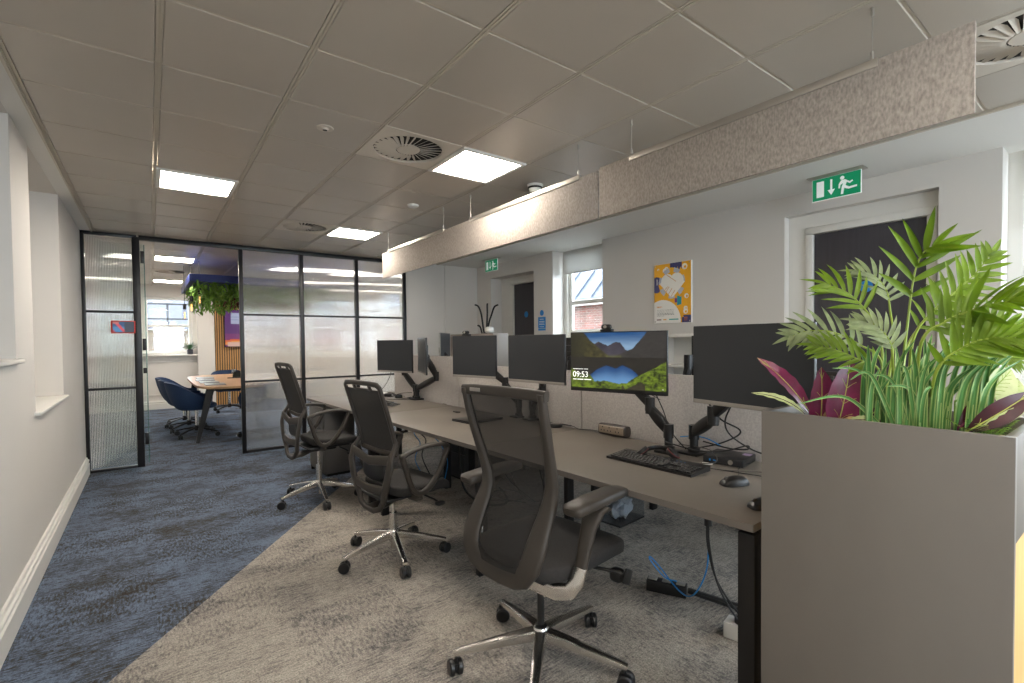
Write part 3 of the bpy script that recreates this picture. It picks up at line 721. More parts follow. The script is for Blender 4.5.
# ------------------------------------------------------------------ monitors
def monitor(cx, cy, cz, head, label, w=.535, h=.325, picture=None, group='computer monitors', tilt=0, silver=False):
    # head: compass heading of the left-to-right edge of the screen (deg from +y towards +x)
    a = math.radians(90-head)
    t = thing('monitor', label, 'monitor', (cx, cy, cz-h), a, group)
    z0 = 0
    mcase = m_bezel
    b = MB().bb(-w/2, w/2, -.002, .014, 0, h, .003); b.box((0, .022, h*.5), (w*.62, .03, h*.62), .012)
    b.build('casing', mcase if not silver else m_silver, t)
    MB().bb(-w/2+.004, w/2-.004, -.0035, -.001, .0, .018, .001).build('chin', m_silver if not picture else m_bezel, t)
    if picture: o = pixel_panel('display', attr_mat('lit_display', .30), t, w-.012, h-.026, 200, 118, picture); o.location = (0, -.0032, h/2+.008)
    else: MB().bb(-w/2+.005, w/2-.005, -.003, -.0015, .018, h-.004).build('display', m_mon, t)
    MB().bb(-.05, .05, .035, .043, h/2-.05, h/2+.05, .003).build('mount_plate', m_plasd, t)
    return t
def sm(a, b, x):
    t = max(0, min(1, (x-a)/(b-a))); return t*t*(3-2*t)
rnd = random.Random(4)
NZ = [[rnd.random() for _ in range(64)] for _ in range(64)]
def vn(x, y):
    xi, yi = int(math.floor(x)), int(math.floor(y)); fx, fy = x-xi, y-yi; fx = fx*fx*(3-2*fx); fy = fy*fy*(3-2*fy)
    g_ = lambda i, j: NZ[i % 64][j % 64]
    return (g_(xi, yi)*(1-fx)+g_(xi+1, yi)*fx)*(1-fy)+(g_(xi, yi+1)*(1-fx)+g_(xi+1, yi+1)*fx)*fy
def fbm(x, y): return (vn(x, y)*.5+vn(x*2.1, y*2.1)*.3+vn(x*4.3, y*4.3)*.2)
def pl(pts, x):
    for (a, b), (c, d) in zip(pts, pts[1:]):
        if x <= c: return b+(d-b)*(x-a)/(c-a) if c > a else d
    return pts[-1][1]
def wallpaper(x, y):
    # y from bottom; coordinates follow the displayed lake landscape
    Y = 1-y; n1 = fbm(x*30, Y*30); n2 = fbm(x*9, Y*9)
    mixc = lambda a, b, k: tuple(p*(1-k)+q*k for p, q in zip(a, b))
    left = pl([(0, -.3), (.14, -.02), (.22, .14), (.30, .25), (.38, .36), (.45, .44), (1, .44)], x)+.02*(n1-.5)
    right = pl([(0, .44), (.47, .44), (.58, .35), (.68, .28), (.75, .14), (.83, -.02), (1, -.4)], x)+.02*(n1-.5)
    mid = pl([(0, .5), (.25, .22), (.32, .16), (.42, .24), (.50, .17), (.55, .18), (.60, .30), (.66, .36), (.7, .5), (1, .5)], x)+.03*(n1-.5)
    H = .44
    def land(Y):
        c = mixc(lin('#2c5a8e'), lin('#8fb0cf'), sm(.0, .3, Y)+.35*(fbm(x*4, Y*22)-.5))
        if Y > mid: c = mixc(lin('#2d2a33'), lin('#5a5560'), n2*.9)
        if Y > left: c = mixc(lin('#1d1e16'), lin('#6a6238'), max(0, min(1, (n1-.25)*1.2*sm(.0, .32, x)+.12)))
        if Y > right: c = mixc(lin('#2a2826'), lin('#474340'), n1)
        if .36 < Y and .40 < x < .56: c = mixc(c, lin('#6f7040'), sm(.38, .44, Y)*.6)
        return c
    if Y <= H: c = land(Y)
    else:
        Ym = H-(Y-H)*.92; c = land(Ym)
        refl = pl([(0, 2), (.14, .86), (.22, .76), (.30, .66), (.40, .585), (.50, .64), (.57, .575), (.66, .64), (.72, .72), (.76, .82), (1, 2)], x)
        c = mixc(lin('#1f4a80'), lin('#6f9fd0'), sm(refl, .9, Y)) if Y > refl else tuple(q*.42 for q in mixc(lin('#38342e'), lin('#4c463c'), n2))
    fgr = pl([(0, .64), (.10, .74), (.22, .76), (.27, .88), (.40, .86), (.52, .90), (.62, .88), (.70, .78), (.85, .65), (1, .50)], x)+.03*(n1-.5)
    if Y > fgr: c = mixc(lin('#232c12'), lin('#839a2c'), max(0, min(1, (n1*1.9-.62+.35*n2))))
    if Y > .995-.9*(x-.60)*(1 if x > .60 else -3) and .56 < x < .80 and Y > .80+abs(x-.70)*1.0: c = mixc(lin('#1f1d16'), lin('#4a4430'), n1)
    if .965 < x < .975 and .955 < Y < .972: c = (.9, .9, .9)
    return c
def head_of(a, b): return math.degrees(math.atan2(b[0]-a[0], b[1]-a[1]))
mons = {}
mons[1] = monitor(1.965, 4.625, 1.335, 163.3, 'switched-off monitor farthest along the desks, in front of the ribbed glass')
mons[2] = monitor(1.975, 4.03, 1.352, -161.5, 'monitor turned nearly edge-on, second from the glass partition', w=.53)
mons[3] = monitor(1.999, 3.184, 1.36, 167.6, 'switched-off monitor with a webcam on its top edge, before the taupe cabinet', w=.475)
mons[4] = monitor(2.061, 2.511, 1.357, 174.5, 'switched-off monitor left of the one showing a lake')
mons[5] = monitor(2.022, 1.771, 1.364, 165.2, 'monitor showing a mountain lake picture and the time 09:53', w=.573, h=.335, picture=wallpaper)
mons[6] = monitor(1.900, .985, 1.376, -171.5, 'large switched-off monitor nearest the planter', w=.53, h=.34)
m_wt = mat('screen_white_text', '#ffffff', .5, emit='#ffffff', es=.3)
RX = Matrix.Rotation(PI/2, 4, 'X')
text_mesh('09:53', .046, Matrix.Translation((-.270, -.0045, .080)) @ RX, m_wt, mons[5], 'clock_digits')
b = MB()
for x0, x1, z in ((-.268, -.20, .124), (-.195, -.17, .124), (-.268, -.245, .064), (-.24, -.20, .064), (-.195, -.15, .064)): b.bb(x0, x1, -.0045, -.004, z, z+.003 if z > .1 else z+.005)
b.build('date_line', m_wt, mons[5])
def webcam(t, x, h, label):
    w = thing('webcam', label, 'webcam', t.matrix_basis @ Vector((x, 0, h)), t.rotation_euler[2], 'webcams on monitors')
    MB().bb(-.035, .035, -.012, .022, 0, .014, .004).build('clip', m_plasd, w)
    MB().box((0, -.002, .026), (.062, .03, .028), .012).build('body', m_plasd, w)
    MB().cyl((0, -.018, .026), (0, -.022, .026), .009, 16).build('lens', m_alum, w)
webcam(mons[5], -.055, .335, 'black webcam clipped on the lake monitor')
webcam(mons[3], -.08, .325, 'small black webcam clipped on the monitor before the taupe cabinet')
# monitor arms
def arm(base, mon, label, mid, h=.325, side=0):
    """jointed support: post with lower arm, upper arm and head below it; all of it belongs to its monitor"""
    Mi = (Matrix.Translation(mon.location) @ Matrix.Rotation(mon.rotation_euler[2], 4, 'Z')).inverted()
    L = lambda p: Mi @ Vector(p)
    bz = Vector(base); B = MB()
    R0 = Matrix.Rotation(-mon.rotation_euler[2], 4, 'Z'); o0 = L(bz)
    B.box(o0+Vector((0, 0, .006)), (.11, .10, .012), .003, rot=R0)
    B.lathe([(0, 0), (.03, 0), (.03, .03), (.021, .035), (.021, .135), (0, .135)], o0, 18)
    post = B.build('support_post', m_plasd, mon)
    m_ = L(mid); tip = Vector((0, .05, h/2)); lo = o0+Vector((0, 0, .11))
    def gas(p0, p1, nm):
        b = MB(); d = (p1-p0); n_ = 6
        b.sweep([p0+d*(i/n_) for i in range(n_+1)], [(.034+.010*math.sin(PI*i/n_), .046+.012*math.sin(PI*i/n_)) for i in range(n_+1)], (0, 0, 1), 12, 3.5)
        b.cyl(p0-Vector((0, 0, .035)), p0+Vector((0, 0, .035)), .026).cyl(p1-Vector((0, 0, .03)), p1+Vector((0, 0, .03)), .024)
        b.build(nm, m_plasd, post)
    gas(lo, m_, 'lower_arm')
    q = tip-Vector((0, 0, .03))
    gas(m_+Vector((0, 0, .02)), q, 'upper_arm')
    MB().cyl(q+Vector((0, 0, -.02)), q+Vector((0, 0, .04)), .02).cyl(q+Vector((0, 0, .03)), Vector((0, .035, h/2)), .016).build('tilt_head', m_plasd, post)
arm((2.11, 1.50, .74), mons[5], 'black gas spring arm leaning left to the lake monitor', (2.09, 1.60, .96), .335)
arm((2.18, 1.40, .74), mons[6], 'black gas spring arm leaning right to the monitor nearest the planter', (2.02, 1.20, .96), .34)
arm((2.14, 4.52, .74), mons[1], 'black arm carrying the farthest monitor by the glass', (2.1, 4.70, 1.0))
arm((2.12, 4.44, .74), mons[2], 'black arm with a tall upright second joint behind the edge-on monitor', (2.13, 4.05, .98))
arm((2.22, 2.90, .74), mons[3], 'black arm behind the monitor with the small webcam', (2.2, 3.05, .98))
arm((2.22, 2.74, .74), mons[4], 'black arm behind the monitor left of the lake picture', (2.2, 2.6, .98))
# opposite monitors
o1 = monitor(2.6, 4.72, 1.41, 41, 'silver-backed monitor on the opposite desk behind the edge-on monitor', w=.50, group='opposite monitors', silver=True)
o2 = monitor(2.75, 2.85, 1.34, -4, 'dark monitor on the opposite desk, mostly hidden behind the lake monitor', w=.5, group='opposite monitors')
arm((2.5, 4.35, .74), o1, '', (2.6, 4.5, 1.0))
arm((2.5, 2.6, .74), o2, 'black arm on the opposite desk behind the lake monitor', (2.55, 2.7, 1.0))
o3 = monitor(2.88, 1.58, 1.34, -14, 'dark monitor on the opposite desk, seen between the two nearest monitors', w=.5, group='opposite monitors')
arm((2.6, 1.75, .74), o3, 'black jointed arm seen above the screen between the two nearest monitors', (2.56, 1.68, 1.17))
# ------------------------------------------------------------------ desk items
def keyboard(loc, rz, label, L=.455, D=.155):
    t = thing('keyboard', label, 'keyboard', loc, rz, 'black keyboards')
    b = MB(); b.poly([(-L/2, -D/2, .0), (-L/2, D/2, 0), (-L/2, D/2, .024), (-L/2, -D/2, .011)], (L, 0, 0)); b.build('base', m_plasd, t)
    b = MB(); ks = .0193; slope = (.024-.011)/D
    def key(x, y, w, h=.0155):
        z = .011+slope*(y+D/2); b.box((x, y, z+.003), (w, h, .008), .002, seg=1)
    y0 = -D/2+.016; x0 = -L/2+.016
    rows = [(0, [1.2, 1.2, 1.2, 5.6, 1.2, 1.2, 1.2, 1.2]), (1, [2.2]+[1]*10+[2.8]), (2, [1.7]+[1]*11+[2.3]), (3, [1.5]+[1]*12+[1.5]), (4, [1]*13+[2]), (5.35, [1]*14+[1])]
    for r, ws in rows:
        x = x0
        for w in ws:
            key(x+w*ks/2, y0+r*ks, w*ks-.003); x += w*ks
    for r in (0, 1, 3, 4):
        for k in range(3):
            if r == 1 and k != 1: continue
            key(x0+15.3*ks+(k+.5)*ks*.98, y0+r*ks, ks-.003)
    for r in (0, 1, 2, 3, 4):
        for k in range(4):
            key(x0+18.45*ks+(k+.5)*ks*.95, y0+r*ks, ks-.004)
    b.build('keys', m_plasd, t); 
    b = MB()
    for k in range(3): b.bb(x0+15.5*ks+k*.02, x0+15.5*ks+k*.02+.006, y0+4.9*ks, y0+4.9*ks+.003, .026, .0268)
    b.build('indicator', m_bluecab, t)
    return t
kb = keyboard((1.862, 1.395, .74), math.radians(-88), 'black full-size keyboard on the nearest desk in front of the headset')
def mouse(loc, rz, label):
    t = thing('computer_mouse', label, 'mouse', loc, rz, 'black mice')
    b = MB()
    b.grid(lambda i, j: Vector((.056*(1-abs(2*i-1)**2.6*.0)*math.cos(PI*i)*1.0, .031*math.cos(PI*j)*(abs(math.sin(PI*i))**.45+.0001)*(1+.06*math.cos(PI*i)), .002+.035*(abs(math.sin(PI*i))**.75)*(abs(math.sin(PI*j))**.6)*(1-.18*math.cos(PI*i)))), 22, 16)
    b.build('shell', m_plasd, t, 80); MB().lathe([(0, 0), (.027, 0), (.029, .006), (0, .006)], n=24).build('glide', m_blackcab, t)
    MB().lathe([(0, -.003), (.009, -.003), (.009, .003), (0, .003)], (.034, 0, .026), 14, Matrix.Rotation(PI/2, 4, 'X')).build('scroll_wheel', m_greycab, t)
mouse((1.835, 1.0, .74), math.radians(150), 'black mouse on the nearest desk, beside the keyboard end')
mouse((1.665, .80, .74), math.radians(150), 'black mouse at the desk corner, half hidden by the planter')
# mini pc
t = thing('mini_computer', 'small black desktop computer lying flat by the monitor arms', 'computer', (2.165, 1.205, .74), math.radians(-80))
MB().box((0, 0, .019), (.18, .175, .034), .003).build('case', m_plasd, t)
b = MB(); b.bb(-.088, .088, -.0892, -.0875, .004, .034, .001); b.build('front_panel', mat('pc_front', '#252426', .5), t)
MB().cyl((.035, -.0905, .019), (.035, -.089, .019), .011, 20).build('round_badge', m_alum, t)
MB().bb(-.042, -.030, -.0905, -.089, .016, .021).bb(-.06, -.053, -.0905, -.089, .014, .023).build('usb_port', m_bluecab, t)
MB().bb(.05, .085, .02, .06, .0362, .037).build('sticker', mat('lilac_sticker', '#b79fc0', .6), t)
# usb stick / white plug by it
tag(MB().box((2.03, 1.235, .747), (.012, .045, .008), .002, rot=Euler((0, 0, .5))).build('usb_adapter', m_paper), 'tiny white usb adapter in front of the small black computer', 'adapter')
# headset
t = thing('headset', 'black headset with red-ringed ear pads lying behind the keyboard', 'headset', (1.985, 1.47, .742), math.radians(-60))
hb = [(.075*math.cos(a), .10*math.sin(a), .013+.012*math.sin(a)) for a in [math.radians(d) for d in range(-20, 201, 12)]]
MB().sweep(hb, (.006, .022), (0, 0, 1), 10, 3).build('headband', m_plasd, t)
for s in (-1, 1):
    MB().lathe([(0, -.012), (.03, -.012), (.034, -.004), (.034, .006), (.026, .014), (0, .014)], (s*.072, -.045, .03), 22, Matrix.Rotation(PI/2-.9*s, 4, 'Y')).build('ear_cup', m_plasd, t)
    MB().lathe([(.033, .004), (.0350, .005), (.0350, .0075), (.032, .008)], (s*.072, -.045, .03), 22, Matrix.Rotation(PI/2-.9*s, 4, 'Y')).build('red_ring', mat('dull_red', '#6e2a26', .5), t)
# desktop power hub
t = thing('desk_power_hub', 'rounded brown power socket unit standing against the fabric screen', 'power socket', (2.225, 1.965, .74), math.radians(-88))
b = MB(); b.sweep([(-.105, 0, .035), (-.10, 0, .035), (0, 0, .035), (.10, 0, .035), (.105, 0, .035)], [(.04, .045), (.06, .066), (.062, .07), (.06, .066), (.04, .045)], (0, 0, 1), 20, 3)
b.build('housing', mat('hub_brown', '#37302c', .35), t)
MB().sweep([(-.092, -.028, .038), (.092, -.028, .038)], (.012, .048), (0, 0, 1), 18, 3).build('socket_face', mat('hub_face', '#857767', .4), t)
b = MB()
for x in (-.06, -.01, .05):
    for dx, dz in ((0, .052), (-.011, .032), (.011, .032)): b.bb(x+dx-.003, x+dx+.003, -.0352, -.034, dz-.004, dz+.004)
b.build('socket_slot', m_blackcab, t)
# far desk clutter
keyboard((1.68, 4.33, .74), math.radians(-80), 'black keyboard on the farthest desk before the white phone base', .30, .12)
t = thing('desk_phone_base', 'white low box among cables on the farthest desk', 'docking box', (1.86, 4.93, .74), .3)
MB().box((0, 0, .025), (.24, .15, .045), .01).build('body', m_paper, t); MB().bb(-.1, .1, -.0765, -.0745, .012, .03).build('front_slot', m_plasd, t)
t = thing('laptop', 'thin closed dark laptop at the edge of the middle desk, behind the mesh chair', 'laptop', (1.90, 2.98, .74), math.radians(6))
MB().bb(-.15, .15, -.11, .11, .001, .009, .003).build('base', m_plasd, t); MB().bb(-.15, .15, -.11, .11, .010, .018, .003).build('lid', m_plasd, t)
tag(MB().box((1.98, 3.42, .745), (.03, .07, .01), .003).build('card_reader', m_plasd), 'tiny dark object lying on the middle desk near the screen', 'adapter')
t = thing('conference_puck', 'small round black puck with a cable on the middle desk, right of the mesh chair', 'speaker', (2.16, 2.42, .74))
MB().lathe([(0, 0), (.045, 0), (.048, .008), (.042, .02), (0, .024)], n=24).build('body', m_plasd, t)
MB().lathe([(.03, .021), (.034, .0235), (.03, .025), (0, .0245)], n=24).build('top_ring', m_silver, t)
# loose cables on the desks
Z = .745
C = lambda name, lb, pts, r=.0028, m=m_blackcab, g=None: cable(name, lb, pts, r, m, g)
C('black_cable', 'thin black mouse cable curving over the nearest desk to the small computer', [(1.89, 1.03, .752), (1.98, 1.06, Z), (2.05, 1.10, Z), (2.11, 1.11, .75), (2.15, 1.10, .757)], .0017)
C('black_cable', 'black cable trailing towards the planter from the small computer', [(2.0, 1.33, Z), (1.97, 1.22, Z), (2.0, 1.08, Z), (2.02, .95, Z), (1.93, .80, Z)], .002)
C('black_cable', 'thick black cable looping over the small black computer', [(2.08, 1.50, .80), (2.05, 1.42, .80), (2.06, 1.30, .79), (2.10, 1.20, .80), (2.16, 1.12, .83), (2.22, 1.15, .80), (2.24, 1.25, .785), (2.23, 1.38, .80)], .0035)
C('black_cable', 'black cable hanging from the monitor nearest the planter in a loop', [(1.97, 1.06, 1.22), (2.05, 1.12, 1.06), (2.12, 1.2, .94), (2.2, 1.22, .86), (2.24, 1.14, .80), (2.27, 1.05, .77), (2.2, .95, Z)], .004)
C('black_cable', 'black cable dropping straight below the nearest monitor arm', [(1.98, 1.19, 1.20), (2.06, 1.27, 1.08), (2.13, 1.24, .95), (2.22, 1.18, .88), (2.26, 1.3, .80), (2.2, 1.42, .76)], .004)
C('black_cable', 'thin cable swooping left of the arm below the lake monitor', [(2.07, 1.83, 1.21), (2.13, 1.79, 1.10), (2.17, 1.68, 1.03), (2.15, 1.58, 1.0)], .002)
C('black_cable', 'cable running down beside the arm of the lake monitor', [(2.08, 1.70, 1.20), (2.12, 1.62, 1.08), (2.14, 1.56, .96), (2.16, 1.52, .84), (2.2, 1.46, .75)], .003)
C('blue_cable', 'short blue cable behind the foot of the monitor arms', [(2.24, 1.52, .80), (2.25, 1.44, .815), (2.25, 1.36, .81), (2.24, 1.28, .785)], .003, m_bluecab)
C('grey_cable', 'grey cable tangled on the desk behind the headset', [(1.96, 1.60, Z), (2.05, 1.57, .76), (2.08, 1.45, .785), (2.0, 1.40, .77), (1.97, 1.30, .75), (2.04, 1.2, .76), (2.12, 1.28, .79), (2.2, 1.5, .77)], .0025, m_greycab)
C('grey_cable', 'grey cable crossing the desk in front of the small computer', [(2.02, 1.42, .75), (1.98, 1.36, Z), (1.96, 1.24, Z), (2.0, 1.12, Z), (2.08, 1.02, Z), (2.12, .90, Z)], .002, m_greycab)
C('black_cable', 'black cable running along the desk from the small puck', [(2.2, 2.42, .75), (2.24, 2.34, Z), (2.2, 2.24, Z), (2.24, 2.15, Z), (2.22, 2.08, .75)], .0025)
C('black_cable', 'black cable behind the small puck, against the screen', [(2.12, 2.52, Z), (2.2, 2.6, Z), (2.24, 2.5, Z), (2.25, 2.36, Z)], .0025)
for k, (pts, lb) in enumerate((([(1.80, 5.0, .79), (1.90, 4.8, .75), (2.0, 4.75, .78), (2.04, 4.6, Z), (2.1, 4.54, .76)], 'black cable from the white box to the far monitor arm'),
                 ([(1.72, 4.72, Z), (1.86, 4.66, .77), (1.96, 4.70, .76), (2.05, 4.66, .79), (2.12, 4.56, .80)], 'tangled cable in front of the white box'),
                 ([(1.97, 4.72, 1.17), (2.0, 4.8, 1.0), (1.97, 4.86, .88), (1.92, 4.92, .79)], 'cable hanging from the farthest monitor'),
                 ([(1.75, 4.5, Z), (1.83, 4.52, .75), (1.9, 4.6, Z), (2.0, 4.5, Z), (2.07, 4.42, Z)], 'thin cable near the far keyboard'))):
    C('black_cable', lb, pts, .003)
for k, lb in enumerate(('dark plug among the cables on the farthest desk', 'second dark plug lying by the far monitor arms')):
    tag(MB().box(((1.98, 4.84, .762), (2.02, 4.66, .76))[k], (.05, .07, .035), .01, rot=Euler((0, 0, .4+k))).build('plug', m_plasd), lb, 'plug')
# ------------------------------------------------------------------ under the desks
C('black_cable', 'black cable bundle hanging below the nearest desk to the floor socket', [(1.93, 1.17, .71), (1.935, 1.175, .55), (1.94, 1.18, .42), (1.97, 1.15, .25), (2.04, 1.08, .10), (2.10, 1.10, .06), (2.06, 1.09, .11)], .0045)
C('black_cable', 'second black cable tied in the bundle below the nearest desk', [(1.96, 1.15, .71), (1.945, 1.17, .56), (1.945, 1.175, .42), (1.96, 1.13, .22), (2.02, 1.02, .05), (2.10, .92, .01)], .0045)
tag(MB().cyl((1.938, 1.176, .50), (1.94, 1.178, .57), .016, 10).build('cable_tie', m_blackcab), 'black sleeve holding the hanging cable bundle together', 'cable tie')
C('blue_cable', 'bright blue network cable looping from the bundle to the floor power strip', [(1.945, 1.18, .49), (1.97, 1.20, .30), (2.0, 1.27, .15), (2.05, 1.36, .075), (2.1, 1.47, .075), (2.12, 1.56, .12), (2.09, 1.60, .17), (2.07, 1.58, .16), (2.10, 1.52, .09), (2.12, 1.46, .085)], .0035, m_bluecab)
t = thing('power_strip', 'black power strip lying on the grey carpet under the nearest desk', 'power strip', (2.12, 1.52, 0), math.radians(-64))
MB().box((0, 0, .032), (.20, .06, .058), .005).build('housing', m_plasd, t)
for x in (-.07, 0, .07): MB().bb(x-.022, x+.022, -.018, .018, .061, .067, .002).build('socket', m_silver, t)
C('black_cable', 'thick black lead from the floor power strip towards the planter', [(2.165, 1.425, .03), (2.22, 1.25, .02), (2.27, 1.08, .012), (2.30, .92, .012), (2.3, .75, .012)], .008)
C('black_cable', 'second thick lead beside the one from the power strip', [(2.165, 1.425, .045), (2.25, 1.27, .02), (2.31, 1.1, .012), (2.36, .92, .012), (2.36, .75, .012)], .008)
t = thing('floor_socket', 'white socket block with a black plug on the carpet beside the desk leg', 'socket', (2.05, 1.085, 0), .2)
MB().box((0, 0, .035), (.08, .13, .07), .006).build('block', m_paper, t); MB().lathe([(0, 0), (.028, 0), (.028, .02), (.015, .03), (0, .03)], (0, 0, .07), 16).build('plug', m_plasd, t)
# clear bin
t = thing('waste_bin', 'clear plastic waste bin with crumpled bag under the opposite desk', 'waste bin', (2.74, 2.36, 0), .1)
b = MB(); 
for s in (-1, 1): b.bb(s*.15-.002, s*.15+.002, -.1, .1, 0, .30); b.bb(-.15, .15, s*.1-.002, s*.1+.002, 0, .30)
b.build('clear_wall', m_bag, t); MB().bb(-.15, .15, -.1, .1, 0, .012).build('base', m_plasd, t)
b = MB(); rr = random.Random(3)
b.ellipsoid((0, 0, .09), (.12, .08, .07), 2, 12, 8)
for v in b.bm.verts: v.co += Vector((rr.uniform(-.02, .02), rr.uniform(-.02, .02), rr.uniform(-.02, .02)))
b.build('crumpled_bag', mat('grey_white_bag', '#b9bcc0', .4), t, 5)
# cables under the middle / far desks
C('black_cable', 'thick black cable sweeping over the carpet behind the second chair', [(2.02, 3.45, .62), (2.0, 3.42, .35), (2.02, 3.38, .12), (2.1, 3.25, .02), (2.22, 3.12, .015), (2.35, 3.25, .015), (2.45, 3.5, .015)], .009)
C('grey_cable', 'grey cable coiled on the carpet under the middle desk', [(2.2, 3.3, .01), (2.35, 3.15, .01), (2.5, 3.2, .01), (2.5, 3.4, .01), (2.35, 3.45, .01), (2.28, 3.3, .012), (2.4, 3.05, .01)], .005, m_greycab)
C('grey_cable', 'thin grey cable hanging under the middle desk towards the coil', [(2.3, 3.3, .6), (2.34, 3.2, .3), (2.4, 3.1, .05), (2.5, 3.0, .01)], .004, m_greycab)
for pts, lb in (([(2.0, 4.35, .68), (2.02, 4.3, .55), (1.98, 4.22, .45), (2.03, 4.2, .35), (2.0, 4.25, .2), (2.05, 4.2, .05)], 'blue network cable hanging under the farthest desk, left of the pedestal'),
                ([(2.05, 3.95, .68), (2.0, 3.9, .5), (2.06, 3.85, .4), (2.1, 3.8, .25), (2.06, 3.78, .1)], 'blue network cable hanging in front of the dark pedestal'),
                ([(2.15, 3.5, .6), (2.2, 3.4, .42), (2.35, 3.1, .38), (2.5, 2.9, .44)], 'blue network cable stretched sideways under the middle desk')):
    C('blue_cable', lb, pts, .0035, m_bluecab)
for pts, lb in (([(2.03, 4.25, .68), (1.99, 4.18, .5), (2.04, 4.1, .4), (2.0, 4.1, .25), (2.06, 4.02, .05)], 'black cable hanging among the blue ones under the far desk'),
                ([(2.35, 3.6, .66), (2.38, 3.4, .4), (2.32, 3.2, .2), (2.45, 3.0, .02)], 'black cable slanting down under the middle desk'),
                ([(2.1, 2.6, .62), (2.2, 2.6, .3), (2.3, 2.7, .1), (2.35, 2.8, .01)], 'black cable dropping behind the mesh chair')):
    C('black_cable', lb, pts, .005)
# ------------------------------------------------------------------ office chairs
def caster(parent, x, y, ang, name='caster'):
    b = MB(); R = Matrix.Translation((x, y, 0)) @ Matrix.Rotation(ang, 4, 'Z')
    for s in (-1, 1):
        b.lathe([(0, -.011), (.025, -.011), (.0315, -.006), (.0315, .006), (.027, .011), (0, .011)], R @ Vector((0, s*.016, .0315)), 18, R.to_3x3().to_4x4() @ Matrix.Rotation(PI/2, 4, 'X'))
    b.lathe([(0, -.006), (.020, -.006), (.020, .006), (0, .006)], R @ Vector((0, 0, .032)), 14, R.to_3x3().to_4x4() @ Matrix.Rotation(PI/2, 4, 'X'))
    p = R @ Vector((0, 0, .03)); q = R @ Vector((.012, 0, .058)); b.cyl(p, q, .014, 12); b.cyl(q, q+Vector((0, 0, .016)), .007, 10)
    return b.build(name, m_plasd, parent)
def star_base(t, R, ang0, m, hub_z=.115, tip_z=.078, wide=.042):
    b = MB()
    for k in range(5):
        a = math.radians(ang0+72*k); d = Vector((math.cos(a), math.sin(a), 0)); pts = []; sec = []
        for i in range(9):
            f = i/8; r = .02+(R-.015)*f
            pts.append(d*r + Vector((0, 0, hub_z-.004+(tip_z+.004-hub_z)*f**1.25))); sec.append((wide-(wide-.028)*f, .048-.026*f))
        b.sweep(pts, sec, (0, 0, 1), 12, 4)
    b.lathe([(0, hub_z-.045), (.024, hub_z-.045), (.036, hub_z-.02), (.036, hub_z+.012), (.028, hub_z+.026), (0, hub_z+.026)], n=20)
    b.build('star_base', m, t)
    for k in range(5):
        a = math.radians(ang0+72*k); caster(t, R*math.cos(a), R*math.sin(a), a+1.1+k*.7)
def cushion(t, zc, x0, x1, w, th, name='seat', drop=.035):
    b = MB(); nu, nv = 20, 20; xc, L = (x0+x1)/2, (x1-x0)/2
    b.ellipsoid((0, 0, 0), (L, w/2, th/2), 5.5, 40, 16)
    for v in b.bm.verts:
        fx = v.co.x/L; fy = v.co.y/(w/2); top = v.co.z > 0
        v.co.y *= 1-.10*max(0, -fx)**2 - .06*max(0, fx)**3
        v.co.z += (-.014*(1-fy*fy)*(1-fx*fx) if top else .008*(1-fx*fx)) - drop*max(0, fx-.35)**2*2 + .012*max(0, -fx)**2
        v.co.x += xc; v.co.z += zc
    b.build(name, m_fabric, t, 60)
